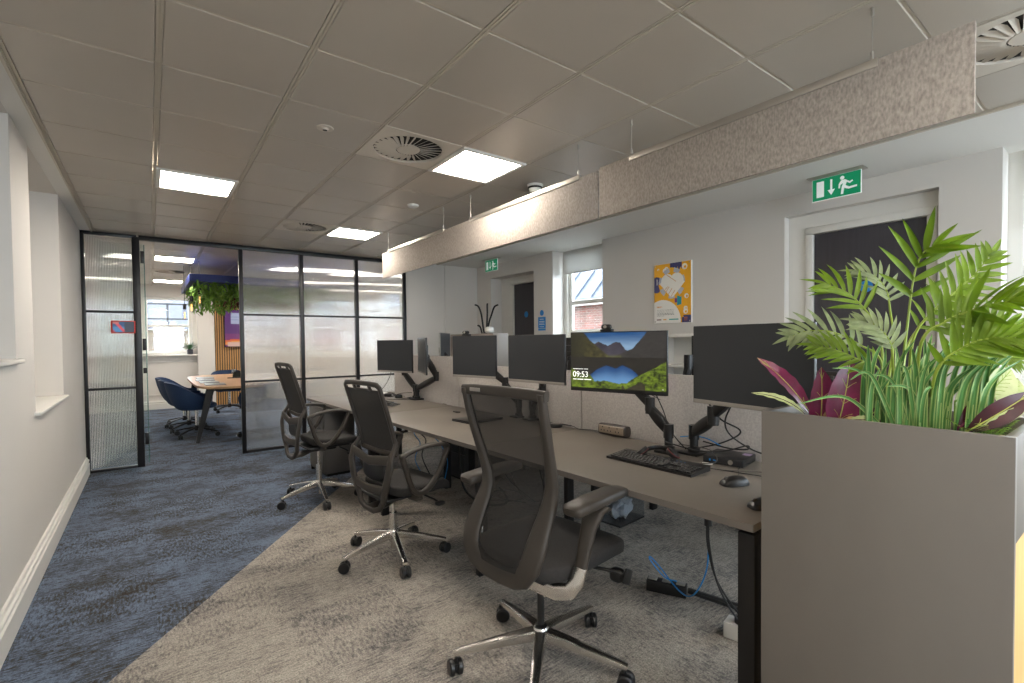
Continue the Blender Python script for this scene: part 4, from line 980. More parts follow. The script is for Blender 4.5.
# --- executive chair with net back and T arms
def net_chair(loc, rz, label, base_ang):
    t = thing('office_chair', label, 'office chair', loc, rz)
    star_base(t, .348, base_ang, m_alu, .130, .086, .056)
    MB().cyl((0, 0, .13), (0, 0, .40), .0145, 16).lathe([(.02, .14), (.026, .145), (.026, .16), (.016, .165)], n=18).build('gas_lift', m_plasd, t)
    MB().box((.02, 0, .412), (.24, .16, .05), .018).box((.02, 0, .435), (.34, .30, .02), .006).build('mechanism', m_plasd, t)
    cushion(t, .478, -.215, .325, .49, .078)
    MB().sweep([(.12, -.12, .405), (.16, -.2, .40), (.19, -.27, .395)], (.014, .014)).box((.195, -.285, .385), (.05, .012, .06), .006, rot=Euler((0, .5, 0))).ellipsoid((.20, -.235, .375), (.024, .03, .028), 3).build('tilt_lever', m_plasd, t)
    # frame: side bars swept as a U
    half = [(.205, -.213, 1.135), (.202, -.198, 1.06), (.198, -.180, .99), (.190, -.160, .92), (.182, -.140, .85), (.174, -.125, .785), (.169, -.128, .74), (.168, -.150, .69), (.169, -.186, .63), (.168, -.215, .575), (.158, -.230, .525), (.128, -.232, .482), (.075, -.222, .455), (0, -.215, .445)]
    secs = [(.030, .030), (.032, .030), (.035, .030), (.040, .030), (.046, .032), (.054, .034), (.060, .034), (.070, .034), (.082, .034), (.090, .032), (.090, .030), (.084, .028), (.076, .026), (.074, .024)]
    full = [(x, y, z) for y, x, z in half] + [(x, -y, z) for y, x, z in half[-2::-1]]
    ss = secs + secs[-2::-1]
    b = MB()
    # section wide in the plane of the back: width follows the in-plane normal
    pts = [Vector(p) for p in full]; N = len(pts); rings = []
    for i, q in enumerate(pts):
        tg = (pts[min(i+1, N-1)]-pts[max(i-1, 0)]).normalized()
        # back surface normal roughly +x; at the bottom it turns upward
        nx = Vector((1, 0, .25 if q.z > .6 else -.25)); nx = (nx-tg*nx.dot(tg)).normalized(); sd = tg.cross(nx).normalized()
        w_, h_ = ss[i]; ring = []
        for k in range(14):
            a = 2*PI*k/14; ca, sa = math.cos(a), math.sin(a)
            ring.append(q + sd*(w_/2*math.copysign(abs(ca)**.6, ca)) + nx*(h_/2*math.copysign(abs(sa)**.6, sa)))
        rings.append(ring)
    b.loft(rings)
    b.sweep([(-.206, -.222, 1.126), (-.212, -.15, 1.130), (-.216, 0, 1.132), (-.212, .15, 1.130), (-.206, .222, 1.126)], [(.028, .040)]*5, (0, 0, 1), 14, 3.4)
    fr = b.build('backrest_frame', m_plas, t, 50)
    MB().bb(-.2290, -.2255, .10, .16, 1.124, 1.138, .001).build('name_plate', m_silver, fr)
    # net
    side = [(x, z) for y, x, z in half]
    def prof(s):
        k = s*(len(half)-3); i = min(int(k), len(half)-4); f = k-i
        a, c = half[i], half[i+1]; return [a[q]*(1-f)+c[q]*f for q in range(3)]
    def netp(s, r):
        y, x, z = prof(s); yy = (2*r-1)*y; return Vector((x + .004 + .018*(1-(2*r-1)**2)*-1, yy, z))
    MB().grid(netp, 34, 12).build('backrest_net', m_mesh, t, 80)
    MB().sweep([(-.225, 0, .44), (-.16, 0, .415), (-.08, 0, .41), (0, 0, .415)], (.11, .03), (0, 0, 1), 10, 3).build('back_bracket', m_plasd, t)
    for s in (-1, 1):
        a = thing('armrest', None, None); a.parent = t; 
        for k_ in ('label', 'category'):
            if k_ in a: del a[k_]
        bpy.data.objects.remove(a)
        b = MB().sweep([(-.11, s*.05, .400), (-.115, s*.18, .404), (-.11, s*.240, .425), (-.10, s*.268, .470), (-.088, s*.275, .52)], [(.07, .028), (.066, .028), (.06, .026), (.056, .024), (.052, .022)], (1, 0, 0), 14, 3.2)
        arm_ = b.build('armrest', m_alu, t, 50)
        MB().sweep([(-.090, s*.275, .515), (-.070, s*.277, .58), (-.045, s*.278, .65), (-.018, s*.278, .70), (.0, s*.278, .718)], [(.048, .026), (.056, .028), (.064, .030), (.09, .032), (.13, .030)], (1, 0, 0), 14, 3).build('arm_post', m_plas, arm_, 50)
        MB().sweep([(-.158, s*.282, .730), (-.148, s*.282, .733), (-.03, s*.282, .739), (.10, s*.282, .741), (.150, s*.282, .738), (.160, s*.282, .737)], [(.06, .026), (.084, .042), (.092, .044), (.088, .040), (.076, .034), (.05, .020)], (0, 0, 1), 20, 3.4).build('arm_pad', m_plas, arm_, 50)
    return t
net_chair((1.25, 1.50, 0), math.radians(8), 'large office chair with see-through black net back, nearest the camera', 73)
# --- task chair with loop arms
def task_chair(loc, rz, label, base_ang, dz=0, bx=0):
    t = thing('office_chair', label, 'office chair', loc, rz, 'office chairs with loop arms')
    star_base(t, .315, base_ang, m_alu, .140, .080, .040)
    MB().cyl((0, 0, .10), (0, 0, .27+dz*.5), .023, 16).cyl((0, 0, .05), (0, 0, .10), .016, 12).cyl((0, 0, .25), (0, 0, .37+dz), .013, 12).build('gas_lift', m_alu, t)
    MB().box((.02, 0, .378+dz), (.22, .15, .05), .018).box((.03, 0, .402+dz), (.34, .34, .016), .005).build('mechanism', m_plasd, t)
    cushion(t, .440+dz, -.105, .312, .46, .072, drop=.04)
    MB().sweep([(.14, -.1, .375+dz), (.16, -.2, .36+dz), (.17, -.26, .345+dz)], (.012, .012)).ellipsoid((.17, -.255, .345+dz), (.03, .022, .012), 3).build('tilt_lever', m_plasd, t)
    def Zp(l): return [(x+bx, y, z+dz) for x, y, z in l]
    # upper frame
    def xs_(z): return -.088-(.112*((z-.70)/.38)**1.1 if z > .70 else 0)
    b = MB(); up_ = []
    zz_ = [.665, .72, .80, .88, .96, 1.03, 1.062]
    half = [(.185, z) for z in zz_[:-1]] + [(.178, 1.064)]
    pts = [(xs_(z), .196+.008*min(1, (z-.66)/.2), z) for z in zz_]
    pts += [(xs_(1.078), .180, 1.078), (xs_(1.082), .10, 1.082), (xs_(1.082), 0, 1.083), (xs_(1.082), -.10, 1.082), (xs_(1.078), -.180, 1.078)]
    pts += [(xs_(z), -(.196+.008*min(1, (z-.66)/.2)), z) for z in zz_[::-1]]
    b.sweep(Zp(pts), [(.030, .022)]*len(pts), (1, 0, 0), 12, 3)
    b.sweep(Zp([(xs_(1.045)+.002, -.10, 1.045), (xs_(1.045)+.002, 0, 1.044), (xs_(1.045)+.002, .10, 1.045)]), (.014, .014), (1, 0, 0), 10, 3)
    for s in (-1, 1): b.sweep(Zp([(xs_(1.045), s*.09, 1.045), (xs_(1.08), s*.09, 1.082)]), (.03, .014), (1, 0, 0), 8, 3)
    b.sweep(Zp([(xs_(.67), -.195, .672), (-.10, 0, .668), (xs_(.67), .195, .672)]), (.03, .02), (1, 0, 0), 10, 3)
    b.build('backrest_frame', m_plas, t, 50)
    def netp(s, r):
        z = .672+s*(1.045-.672); return Vector((xs_(z)-.006*(1-(2*r-1)**2)+bx, (2*r-1)*.197, z+dz))
    MB().grid(netp, 14, 8, .003).build('backrest_net', m_mesh2, t, 80)
    # lower shell behind the lumbar pad: ring with a window, then a loop down to the seat
    b = MB()
    for s in (-1, 1):
        b.sweep(Zp([(-.092, s*.204, .75), (-.108, s*.210, .71), (-.138, s*.222, .668), (-.152, s*.226, .60), (-.156, s*.200, .52), (-.152, s*.165, .44), (-.145, s*.140, .395)]), [(.02, .02), (.022, .030), (.022, .046), (.022, .058), (.022, .060), (.024, .052), (.026, .040)], (0, 1, 0), 12, 3)
    b.sweep(Zp([(-.142-.012*(1-abs(s_)), s_*.215, .650-.03*(1-abs(s_))) for s_ in (-1, -.6, 0, .6, 1)]), (.056, .018), (1, 0, 0), 12, 3)
    b.sweep(Zp([(-.152-.012*(1-abs(s_)), s_*.180, .47-.012*(1-abs(s_))) for s_ in (-1, -.6, 0, .6, 1)]), (.055, .018), (1, 0, 0), 12, 3)
    b.sweep(Zp([(-.145, .138, .395), (-.150, .11, .352), (-.152, .05, .330), (-.152, -.05, .330), (-.150, -.11, .352), (-.145, -.138, .395)]), [(.034, .028)]*6, (1, 0, 0), 12, 3)
    b.sweep(Zp([(-.152, 0, .333), (-.08, 0, .338), (0, 0, .36)]), [(.12, .030), (.12, .03), (.10, .03)], (0, 0, 1), 12, 3)
    b.build('back_shell', m_plas, t, 50)
    MB().ellipsoid((-.118+bx, 0, .565+dz), (.022, .125, .07), 3.2, 24, 12).build('lumbar_pad', m_plasd, t, 60)
    for s in (-1, 1):
        Y_ = s*.262
        lp = [(-.085, Y_, .672), (-.03, Y_, .692), (.05, Y_, .706), (.13, Y_, .708), (.20, Y_, .698), (.222, Y_, .680), (.205, Y_, .63), (.175, Y_, .565), (.13, Y_, .50), (.08, Y_, .455), (.03, Y_, .437), (-.01, Y_*.99, .455), (-.045, Y_*.99, .52), (-.07, Y_, .60), (-.088, Y_, .655)]
        pp = spline(Zp(lp), 3, True)
        sec_ = []
        for p_ in pp:
            k = sm(.60, .70, p_[2]-dz); sec_.append((.020+.004*k, .034+.012*k))
        b = MB(); rings = []
        N = len(pp)
        for i in range(N):
            tg = (pp[(i+1) % N]-pp[i-1]).normalized(); sd = Vector((0, 1, 0)); nn = tg.cross(sd).normalized(); k = sm(.62, .69, pp[i].z-dz)
            ww = .034+.018*k; hh = .031-.008*k; ring = []
            for q in range(12):
                a = 2*PI*q/12; ring.append(pp[i]+sd*(ww/2*math.copysign(abs(math.cos(a))**.7, math.cos(a)))+nn*(hh/2*math.copysign(abs(math.sin(a))**.7, math.sin(a))))
            rings.append(ring)
        b.loft(rings, close=True)
        b.sweep(Zp([(.03, s*.13, .402), (.035, s*.20, .405), (.035, s*.25, .43)]), [(.06, .014), (.06, .016), (.07, .02)], (1, 0, 0), 10, 3)
        b.build('armrest', m_plas, t, 60)
    return t
task_chair((1.175, 2.822, 0), math.radians(8), 'black office chair with loop arms in the middle of the row, at the middle desk', 35)
task_chair((1.115, 4.23, 0), math.radians(4), 'black office chair with loop arms farthest away, by the pedestal and ribbed glass', 45, .065, -.07)
# opposite side chairs, only bases seen below the desks
c4 = task_chair((3.3, 4.05, 0), math.radians(185), 'office chair on the far side of the desks, its wheels seen under the middle desk', 10)
c5 = dup(c4, (3.35, 1.35, 0), math.radians(185), 'office chair across the nearest desk, its wheels seen by the desk leg', 'office chairs with loop arms')
# ------------------------------------------------------------------ planter
PX0, PX1, PY0, PY1, PT = 1.415, 1.80, .172, .690, 1.11
t = thing('planter', 'tall grey planter at the desk end, filled with artificial plants', 'planter', (PX0, PY0, 0))
LX, LY = PX1-PX0, PY1-PY0
MB().bb(0, .018, 0, LY, 0, PT, .0012).build('front_panel', m_plant_gray, t)
MB().bb(.018, LX, 0, .018, .885, PT, .001).bb(.018, LX, LY-.018, LY, .885, PT, .001).bb(LX-.018, LX, .018, LY-.018, .885, PT, .001).build('trough', m_plant_gray, t)
MB().bb(.024, LX-.002, .006, LY-.004, .0, .88, .001).build('oak_cabinet', m_wood, t)
so = MB(); so.grid(lambda a, c: Vector((.018+a*(LX-.036), .018+c*(LY-.036), 1.045+.018*fbm(a*7, c*9))), 20, 24); so.build('soil', m_soil, t)
# dry moss balls
def lump(loc, r, label, m=m_dry):
    b = MB().ellipsoid((0, 0, 0), (r, r, r*.8), 2, 20, 14)
    for v in b.bm.verts:
        n_ = fbm(v.co.x*90+7, v.co.y*90+v.co.z*70+5); v.co *= .82+.4*n_
    o = b.build('dried_moss_ball', m, None, 80); o.location = loc; tag(o, label, 'moss ball', 'dried beige moss balls')
lump((1.545, .555, 1.095), .034, 'beige dried moss ball between the burgundy leaves and the grass')
lump((1.52, .50, 1.085), .024, 'smaller beige dried moss ball low beside the planter front')
lump((1.52, .21, 1.08), .022, 'small beige moss lump in front of the pale striped leaf')
# leaves
def blade(b, p0, dirv, upv, L, w, bend=.3, n=8, fold=.25, tipw=0, twist=0, mi=0):
    """a lance-shaped leaf as a folded strip with thickness"""
    d = Vector(dirv).normalized(); u = Vector(upv); s = d.cross(u).normalized(); u = s.cross(d).normalized()
    rows = []
    for i in range(n+1):
        f = i/n; c = Vector(p0)+d*(L*f*(1-.10*bend*f)) - u*(bend*L*f*f*.5)
        ww = w*(math.sin(PI*min(1, .08+.92*f)**.75)**.8 if f < .999 else .02)
        rows.append((c - s*ww/2 + u*ww*fold, c, c + s*ww/2 + u*ww*fold))
    vs = [[b.bm.verts.new(p) for p in r] for r in rows]
    for i in range(n):
        for j in range(2):
            b.bm.faces.new((vs[i][j], vs[i+1][j], vs[i+1][j+1], vs[i][j+1])).material_index = mi
rp = random.Random(11)
def frond(t, pts, L0, w, n, mleaf, updir=(0, 0, 1), droop=.35, start=.3, spread=62, sl=(1, 1)):
    """palm frond: pts world positions of the stem"""
    loc = t.location; P_ = [Vector(p)-loc for p in pts]; S = spline(P_, 10); N = len(S)
    MB().tube(S, [.0042-.003*i/N for i in range(N)], 6).build('frond', m_stem, t)
    fr = [o for o in bpy.data.objects if o.parent == t][-1]
    b = MB(); U = Vector(updir)
    for k in range(n):
        f = start+(1-start)*(k+.5)/n; i = min(int(f*(N-1)), N-2); q = S[i].lerp(S[i+1], f*(N-1)-i); tg = (S[i+1]-S[i]).normalized()
        side = tg.cross(U).normalized(); uu = side.cross(tg).normalized(); g_ = (f-start)/(1-start)
        ln = L0*(.55+.6*math.sin(PI*(.15+.75*g_)))*(1-.35*g_**3)
        ang = math.radians(spread-28*g_)
        for s, ml in ((-1, sl[0]), (1, sl[1])):
            if ml == 0: continue
            dv = tg*math.cos(ang)+side*s*math.sin(ang)+uu*(.22+rp.uniform(-.12, .12))
            blade(b, q, dv, uu, ln*ml*rp.uniform(.9, 1.08), w*rp.uniform(.85, 1.1), droop*rp.uniform(.6, 1.4), 6, .22)
    # tip leaflet
    blade(b, S[-1], (S[-1]-S[-3]), U, L0*.7, w*.8, droop, 6)
    bmesh.ops.solidify(b.bm, geom=b.bm.faces[:], thickness=.0006)
    b.build('leaflets', mleaf, fr, 60)
def pts_px(l): return [at(*q) for q in l]
pb = (1.62, .42, 1.04)
t = thing('palm', 'large artificial palm with bright green arching fronds in the grey planter', 'palm plant', pb)
fr_list = [
    ([(1.62, .42, 1.04), at(903, 365, 1.34), at(908, 320, 1.34), at(911, 295, 1.33), at(916, 268, 1.32), at(924, 252, 1.30), at(936, 246, 1.28)], .125, .019, 6, m_leaf, .30, .45, (1.05, 1)),
    ([(1.63, .40, 1.04), at(912, 345, 1.28), at(935, 310, 1.25), at(956, 291, 1.24), at(975, 274, 1.24), at(990, 255, 1.24)], .085, .016, 10, m_leaf, .30, .35, (.95, .9)),
    ([(1.62, .38, 1.04), at(920, 348, 1.15), at(945, 322, 1.12), at(968, 312, 1.10), at(990, 305, 1.06), at(1014, 300, 1.03)], .088, .016, 12, m_leaf, .30, .28, (1.1, .9)),
    ([(1.61, .45, 1.04), at(882, 350, 1.38), at(872, 320, 1.40), at(860, 304, 1.42), at(846, 292, 1.44), at(828, 285, 1.46)], .115, .015, 7, m_leaf, .45, .50, (1, 1)),
    ([(1.60, .46, 1.04), at(882, 365, 1.36), at(858, 344, 1.38), at(832, 332, 1.40), at(808, 331, 1.42), at(792, 336, 1.43)], .085, .015, 10, m_leaf_grey, .35, .35, (1, 1)),
    ([(1.63, .47, 1.04), at(893, 350, 1.46), at(890, 310, 1.50), at(886, 290, 1.52), at(874, 276, 1.54), at(858, 272, 1.56)], .085, .014, 9, m_leaf_grey, .40, .45, (1, 1)),
    ([(1.60, .47, 1.04), at(880, 374, 1.30), at(857, 359, 1.32), at(835, 350, 1.34), at(816, 346, 1.36)], .075, .014, 10, m_leaf, .4, .3, (1, 1)),
    ([(1.63, .36, 1.04), at(935, 375, 1.12), at(962, 348, 1.08), at(993, 338, 1.05), at(1025, 340, 1.02)], .080, .014, 13, m_leaf, .35, .3, (1, 1)),
    ([(1.66, .42, 1.04), at(905, 355, 1.45), at(925, 320, 1.47), at(945, 300, 1.5), at(962, 292, 1.5)], .08, .014, 9, m_leaf, .4, .4, (1, 1)),
    ([(1.68, .40, 1.04), at(930, 375, 1.40), at(960, 352, 1.42), at(990, 352, 1.42), at(1015, 360, 1.4)], .08, .014, 11, m_leaf, .4, .4, (1, 1)),
    ([(1.61, .43, 1.04), at(893, 368, 1.25), at(890, 343, 1.24), at(878, 328, 1.25), at(860, 322, 1.27)], .070, .014, 9, m_leaf_grey, .4, .4, (1, 1)),
    ([(1.66, .36, 1.04), at(945, 355, 1.28), at(975, 330, 1.28), at(1000, 322, 1.28), at(1030, 328, 1.27)], .08, .014, 12, m_leaf, .35, .35, (1, 1)),
]
vdir = -fw + Vector((0, 0, .55))
for p_, L0, w, n, mm, dr, st_, sl in fr_list: frond(t, p_, L0, w, n, mm, vdir, dr, st_, 62, sl)
# variegated grass: every blade a part
t = thing('grass_plant', 'clump of long variegated grass blades at the front of the planter', 'grass plant', (1.50, .33, 1.05))
def gblade(p0, p1, p2, w):
    S = spline([p0, p1, p2], 8); N = len(S); me_v = []; b = MB(); vs = []
    lay = b.bm.verts.layers.float.new('across')
    for i, q in enumerate(S):
        tg = (S[min(i+1, N-1)]-S[max(i-1, 0)]).normalized(); vw = (CAM-(q+t.location)).normalized()
        s = tg.cross(vw).normalized(); u = s.cross(tg); f = i/(N-1); ww = w*(1-f**2.2*.92)
        row = []
        for k in range(5):
            a = k/4; v = b.bm.verts.new(q + s*ww*(a-.5) + u*(-ww*.30*(1-abs(2*a-1)))); v[lay] = a; row.append(v)
        vs.append(row)
    for i in range(N-1):
        for k in range(4): b.bm.faces.new((vs[i][k], vs[i+1][k], vs[i+1][k+1], vs[i][k+1]))
    b.build('blade', m_grass, t, 80)
specs = [(868, 345), (885, 338), (896, 346), (905, 350), (915, 340), (925, 336), (932, 334), (944, 350), (956, 336), (964, 340), (975, 344), (992, 338), (1000, 352), (1012, 342), (1020, 350), (905, 372), (915, 362), (930, 376), (945, 385), (975, 382), (960, 352), (880, 368), (890, 380), (870, 350), (938, 356), (985, 362), (922, 380), (900, 362), (952, 372), (912, 348), (968, 368), (928, 352), (860, 352), (948, 344), (940, 366), (898, 356), (875, 385), (890, 360), (908, 366), (918, 346), (935, 342), (950, 358), (962, 346), (972, 374), (982, 350), (996, 358), (1006, 348), (925, 366), (893, 376), (943, 350), (957, 380), (987, 370), (1012, 356), (1018, 352), (1008, 344), (1000, 340), (990, 334), (1021, 360), (1004, 352), (886, 348), (930, 360), (966, 384)]
for k, (u, v) in enumerate(specs):
    f = (u-850)/170; base = Vector((1.455+rp.uniform(0, .07), .49-.25*f**.8+rp.uniform(-.03, .03), 1.045))
    d_ = 1.04+.16*(1-f)+rp.uniform(0, .12); tip = at(u, v, d_)
    lean = (tip-base); mid = base+Vector((lean.x*.22, lean.y*.22, lean.z*.66+.01)); gblade(base-t.location, mid-t.location, tip-t.location, .0135*rp.uniform(.85, 1.15))
for (u, v, d_, mu, mv, bu) in ((832, 368, 1.27, 866, 376, 888), (798, 404, 1.29, 848, 398, 884), (872, 374, 1.21, 894, 384, 905), (850, 380, 1.24, 872, 376, 890), (885, 386, 1.18, 912, 392, 925), (942, 384, 1.15, 925, 394, 915), (900, 366, 1.18, 908, 376, 912)):
    base = at(bu, 428, 1.14); base.x = max(base.x, 1.475); base.z = 1.05
    gblade(base-t.location, at(mu, mv, d_-.01)-t.location, at(u, v, d_)-t.location, .0105)
# broad leaves
def broad(t, base, tip, w, m, mv, normal, bend=.15, name='leaf', vein=True, shape=1.0, n=12, side_veins=5):
    base = Vector(base)-t.location; tip = Vector(tip)-t.location; d = tip-base; L = d.length; d.normalize(); nrm = Vector(normal); s = d.cross(nrm).normalized(); nrm = s.cross(d).normalized()
    def P(f, r):
        ww = w/2*(math.sin(PI*min(1, max(0, f))**shape)**.72 if 0 < f < 1 else 0)
        return base + d*L*f + s*(r*ww) + nrm*(-bend*L*(2*f-1)**2*.5+bend*L*.5 + abs(r)*ww*.28 + .0015*math.sin(f*40)*abs(r))
    b = MB(); b.grid(lambda a, c: P(a*.995+.002, 2*c-1), n, 6, .0007)
    o = b.build(name, m, t, 80)
    if vein:
        b = MB(); b.tube([P(i/12, 0)+nrm*.0008 for i in range(13)], [.0020-.0012*i/12 for i in range(13)], 6)
        for k in range(side_veins):
            f = .15+.65*k/max(1, side_veins-1)
            for sg in (-1, 1): b.tube([P(f, 0)+nrm*.001, P(f+.07, sg*.25)+nrm*.001, P(f+.11, sg*.48)+nrm*.001], .0006, 4)
        b.build('midrib', mv, o, 80)
    MB().tube(spline([base+Vector((0, 0, -.04)), base, P(.05, 0)], 4), .002, 6).build('leaf_stalk', mv, t)
tocam = -fw
t = thing('burgundy_plant', 'burgundy broad-leaved plant at the desk end of the planter', 'foliage plant', (1.50, .62, 1.05))
broad(t, at(812, 417, 1.38), at(757, 358, 1.44), .062, m_burg, m_vein, tocam+Vector((.35, .3, .5)), .14, side_veins=2)
broad(t, at(820, 428, 1.37), at(821, 367, 1.38), .085, m_burg, m_vein, tocam, .06, shape=.62, side_veins=3)
broad(t, at(836, 430, 1.33), at(850, 359, 1.35), .115, m_burg, m_vein, tocam, .08, shape=.7, side_veins=4)
broad(t, at(848, 430, 1.42), at(862, 392, 1.44), .07, m_burgd, m_vein, tocam, .1, side_veins=2)
broad(t, at(806, 416, 1.38), at(751, 393, 1.40), .022, m_pale, m_burgd, tocam+Vector((0, 0, .9)), .3, side_veins=0)
broad(t, at(880, 421, 1.24), at(848, 420, 1.28), .022, m_pale, m_burgd, tocam+Vector((0, 0, .6)), .1, side_veins=0)
broad(t, at(858, 421, 1.27), at(895, 398, 1.26), .022, m_burgd, m_vein, tocam, .1, side_veins=0)
t = thing('striped_leaf_plant', 'pale green leaves with dark veins at the right end of the planter', 'foliage plant', (1.60, .26, 1.05))
broad(t, at(972, 408, 1.14), at(1011, 370, 1.16), .074, m_pale, m_leaf, tocam+Vector((0, 0, .5)), .1, side_veins=8)
broad(t, at(1000, 410, 1.2), at(1017, 378, 1.2), .055, m_pale, m_leaf, tocam+Vector((0, 0, .4)), .1, side_veins=7)
broad(t, at(955, 402, 1.2), at(972, 376, 1.22), .05, m_pale, m_leaf, tocam, .1, side_veins=6)
t = thing('dark_leaf_plant', 'dark red leaves with pale undersides beside the small fern in the planter', 'foliage plant', (1.50, .22, 1.05))
broad(t, at(958, 428, 1.10), at(992, 393, 1.13), .060, m_burgd, m_burg, tocam+Vector((0, 0, .3)), .12, side_veins=3)
broad(t, at(966, 432, 1.08), at(1032, 392, 1.04), .048, m_burgd, m_vein, tocam+Vector((0, 0, .5)), .15, side_veins=2)
broad(t, at(976, 431, 1.07), at(1032, 402, 1.04), .024, m_pale, m_vein, tocam+Vector((0, 0, .3)), .15, side_veins=0)
t = thing('small_fern', 'small bright green fern in a black pot at the right corner of the planter', 'fern', (1.47, .225, 1.06))
MB().lathe([(0, 0), (.024, 0), (.03, .035), (.027, .035), (.022, .01), (0, .01)], n=18).build('pot', m_plasd, t)
for k in range(11):
    a = k*.61; b = MB(); d = Vector((math.cos(a)*.8, math.sin(a)*.8, .75+.3*(k % 3))); Lf = .06+.012*(k % 4)
    for i in range(9):
        f = .15+.85*i/9; q = d.normalized()*Lf*f + Vector((0, 0, .02-.012*f*f)); s = d.cross(Vector((0, 0, 1))).normalized()
        for sg in (-1, 1): blade(b, q, d.normalized()*.5+s*sg, (0, 0, 1), .018*(1-.6*f)+.004, .006, .3, 3, .1)
    bmesh.ops.solidify(b.bm, geom=b.bm.faces[:], thickness=.0005); b.build('frond', m_fern, t, 80)
# ------------------------------------------------------------------ meeting room
t = thing('meeting_table', 'long light wood meeting table with slanted black legs beyond the doorway', 'table', (1.05, 8.95, 0))
b = MB(); out = []
for k in range(40):
    a = 2*PI*k/40; ca, sa = math.cos(a), math.sin(a); out.append(Vector((.56*math.copysign(abs(ca)**.42, ca)*(1-.06*abs(sa)**3), 1.52*math.copysign(abs(sa)**.35, sa), .715)))
b.poly(out, (0, 0, .028)); b.build('table_top', m_tabletop, t)
for s in (-1, 1):
    for q in (-1, 1):
        x, y_ = s*.40, q*1.22
        MB().sweep([(x, y_, .715), (x+s*.17, y_+q*.10, 0)], [(.10, .035), (.045, .035)], (0, 1, 0), 8, 6).build('leg', m_black, t)
    
MB().bb(-.4, .4, -1.22, -1.16, .67, .715).bb(-.4, .4, 1.16, 1.22, .67, .715).bb(-.03, .03, -1.2, 1.2, .67, .715).build('under_frame', m_black, t)
def tub_chair(loc, rz, label):
    t = thing('meeting_chair', label, 'chair', loc, rz, 'blue upholstered meeting chairs')
    b = MB()
    for k in range(4):
        a = PI/4+k*PI/2; d = Vector((math.cos(a), math.sin(a), 0)); b.sweep([d*.02+Vector((0, 0, .12)), d*.17+Vector((0, 0, .10)), d*.31+Vector((0, 0, .07))], [(.034, .03), (.028, .024), (.022, .018)], (0, 0, 1), 8, 4)
    b.lathe([(0, .08), (.03, .08), (.03, .15), (0, .15)], n=14); b.build('star_base', m_black, t)
    for k in range(4):
        a = PI/4+k*PI/2; caster(t, .31*math.cos(a), .31*math.sin(a), a+.8)
    MB().cyl((0, 0, .14), (0, 0, .40), .022).build('gas_lift', m_alu, t)
    # bucket: local +x is the front
    def shell(i, j):
        a = math.radians(-128+256*i); r = .27+.03*math.cos(a); h = .16+.20*sm(-.2, 1, math.cos(a)); f = j
        rr_ = r*(.62+.38*math.sin(f*PI/2)**.8)+.05*f*f*max(0, math.cos(a)); z = .41+f**1.5*h*1.05
        return Vector((-rr_*math.cos(a), rr_*math.sin(a), z))
    MB().grid(shell, 26, 10, .028).build('shell', m_blue, t, 80)
    b = MB().ellipsoid((.01, 0, .435), (.235, .235, .042), 3.2, 26, 10); b.build('seat', m_blue, t, 60)
    return t
tc = tub_chair((.52, 8.28, 0), .05, 'blue meeting chair nearest the doorway on the left side of the table')
dup(tc, (.46, 8.90, 0), .0, 'second blue meeting chair on the left side of the table')
dup(tc, (.43, 9.50, 0), -.1, 'third blue meeting chair, deepest on the left side of the table')
dup(tc, (1.22, 10.85, 0), -PI/2, 'blue meeting chair at the far end of the table')
dup(tc, (1.24, 7.55, 0), PI/2+.2, 'blue meeting chair at the near end of the table, cut by the door post')
m_pad = mat('silver_notebook', '#9aa0a8', .35, metal=.3)
for k, (x, y_) in enumerate(((.72, 7.95), (.69, 8.45), (.68, 8.95), (.72, 9.5))):
    o = tag(MB().bb(-.12, .12, -.16, .16, 0, .012, .004).build('notebook', m_pad), ('closed silver laptop nearest on the meeting table', 'second silver laptop along the meeting table edge', 'third silver laptop along the meeting table edge', 'farthest silver laptop on the meeting table')[k], 'laptop', 'closed silver laptops'); o.location = (x, y_, .7435)
t = thing('conference_console', 'black wedge touch console on the meeting table', 'console', (1.22, 9.3, .743), -.3)
b = MB().poly([(-.12, -.05, 0), (-.12, .08, 0), (-.12, .08, .10)], (.24, 0, 0)); b.build('body', m_plasd, t); MB().bb(-.17, .17, -.16, -.08, 0, .01).build('stand', m_plasd, t)
t = thing('water_glass', 'clear glass beside the black console on the meeting table', 'glass', (1.17, 9.75, .743)); MB().lathe([(0, 0), (.03, 0), (.036, .12), (.033, .12), (.028, .005), (0, .005)], n=18).build('glass', m_bag, t)
# canopy
t = thing('plant_canopy', 'blue edged ceiling canopy covered in hanging greenery over the table', 'ceiling canopy', (1.40, 8.95, 2.17))
b = MB(); cx, cy = .93, 1.05
for s in (-1, 1): b.bb(-cx, cx, s*cy-.02, s*cy+.02, .0, .10, .003).bb(s*cx-.02, s*cx+.02, -cy, cy, .0, .10, .003)
b.bb(-cx, cx, -cy, cy, .07, .09); b.build('blue_rim', m_navy, t)
b = MB(); rg_ = random.Random(5)
for k in range(3400):
    x, y_ = rg_.uniform(-cx+.03, cx-.03), rg_.uniform(-cy-.02, cy-.05); e = min(1, (cx-abs(x))/.25+.35)
    z = .02-rg_.random()**1.3*.30*e*(.7+.6*vn(x*5+9, y_*5+9)); a = rg_.uniform(0, 2*PI)
    blade(b, (x, y_, z), (math.cos(a), math.sin(a), rg_.uniform(-1.1, .3)), (0, 0, 1), rg_.uniform(.06, .13), rg_.uniform(.02, .045), .5, 3, .15)
g_o = b.build('greenery', m_canopy, t, 80); g_o['kind'] = 'stuff'
b = MB()
for k in range(70):
    cxx = (-.35, .3, .7)[k % 3]; blade(b, (cxx+rg_.gauss(0, .06), -cy+.05+rg_.random()*.3, -.24+rg_.gauss(0, .03)), (rg_.uniform(-1, 1), rg_.uniform(-1, 1), -.8), (0, 0, 1), .12, .03, .4, 3, .1)
r_o = b.build('red_foliage', m_canred, t, 80); r_o['kind'] = 'stuff'
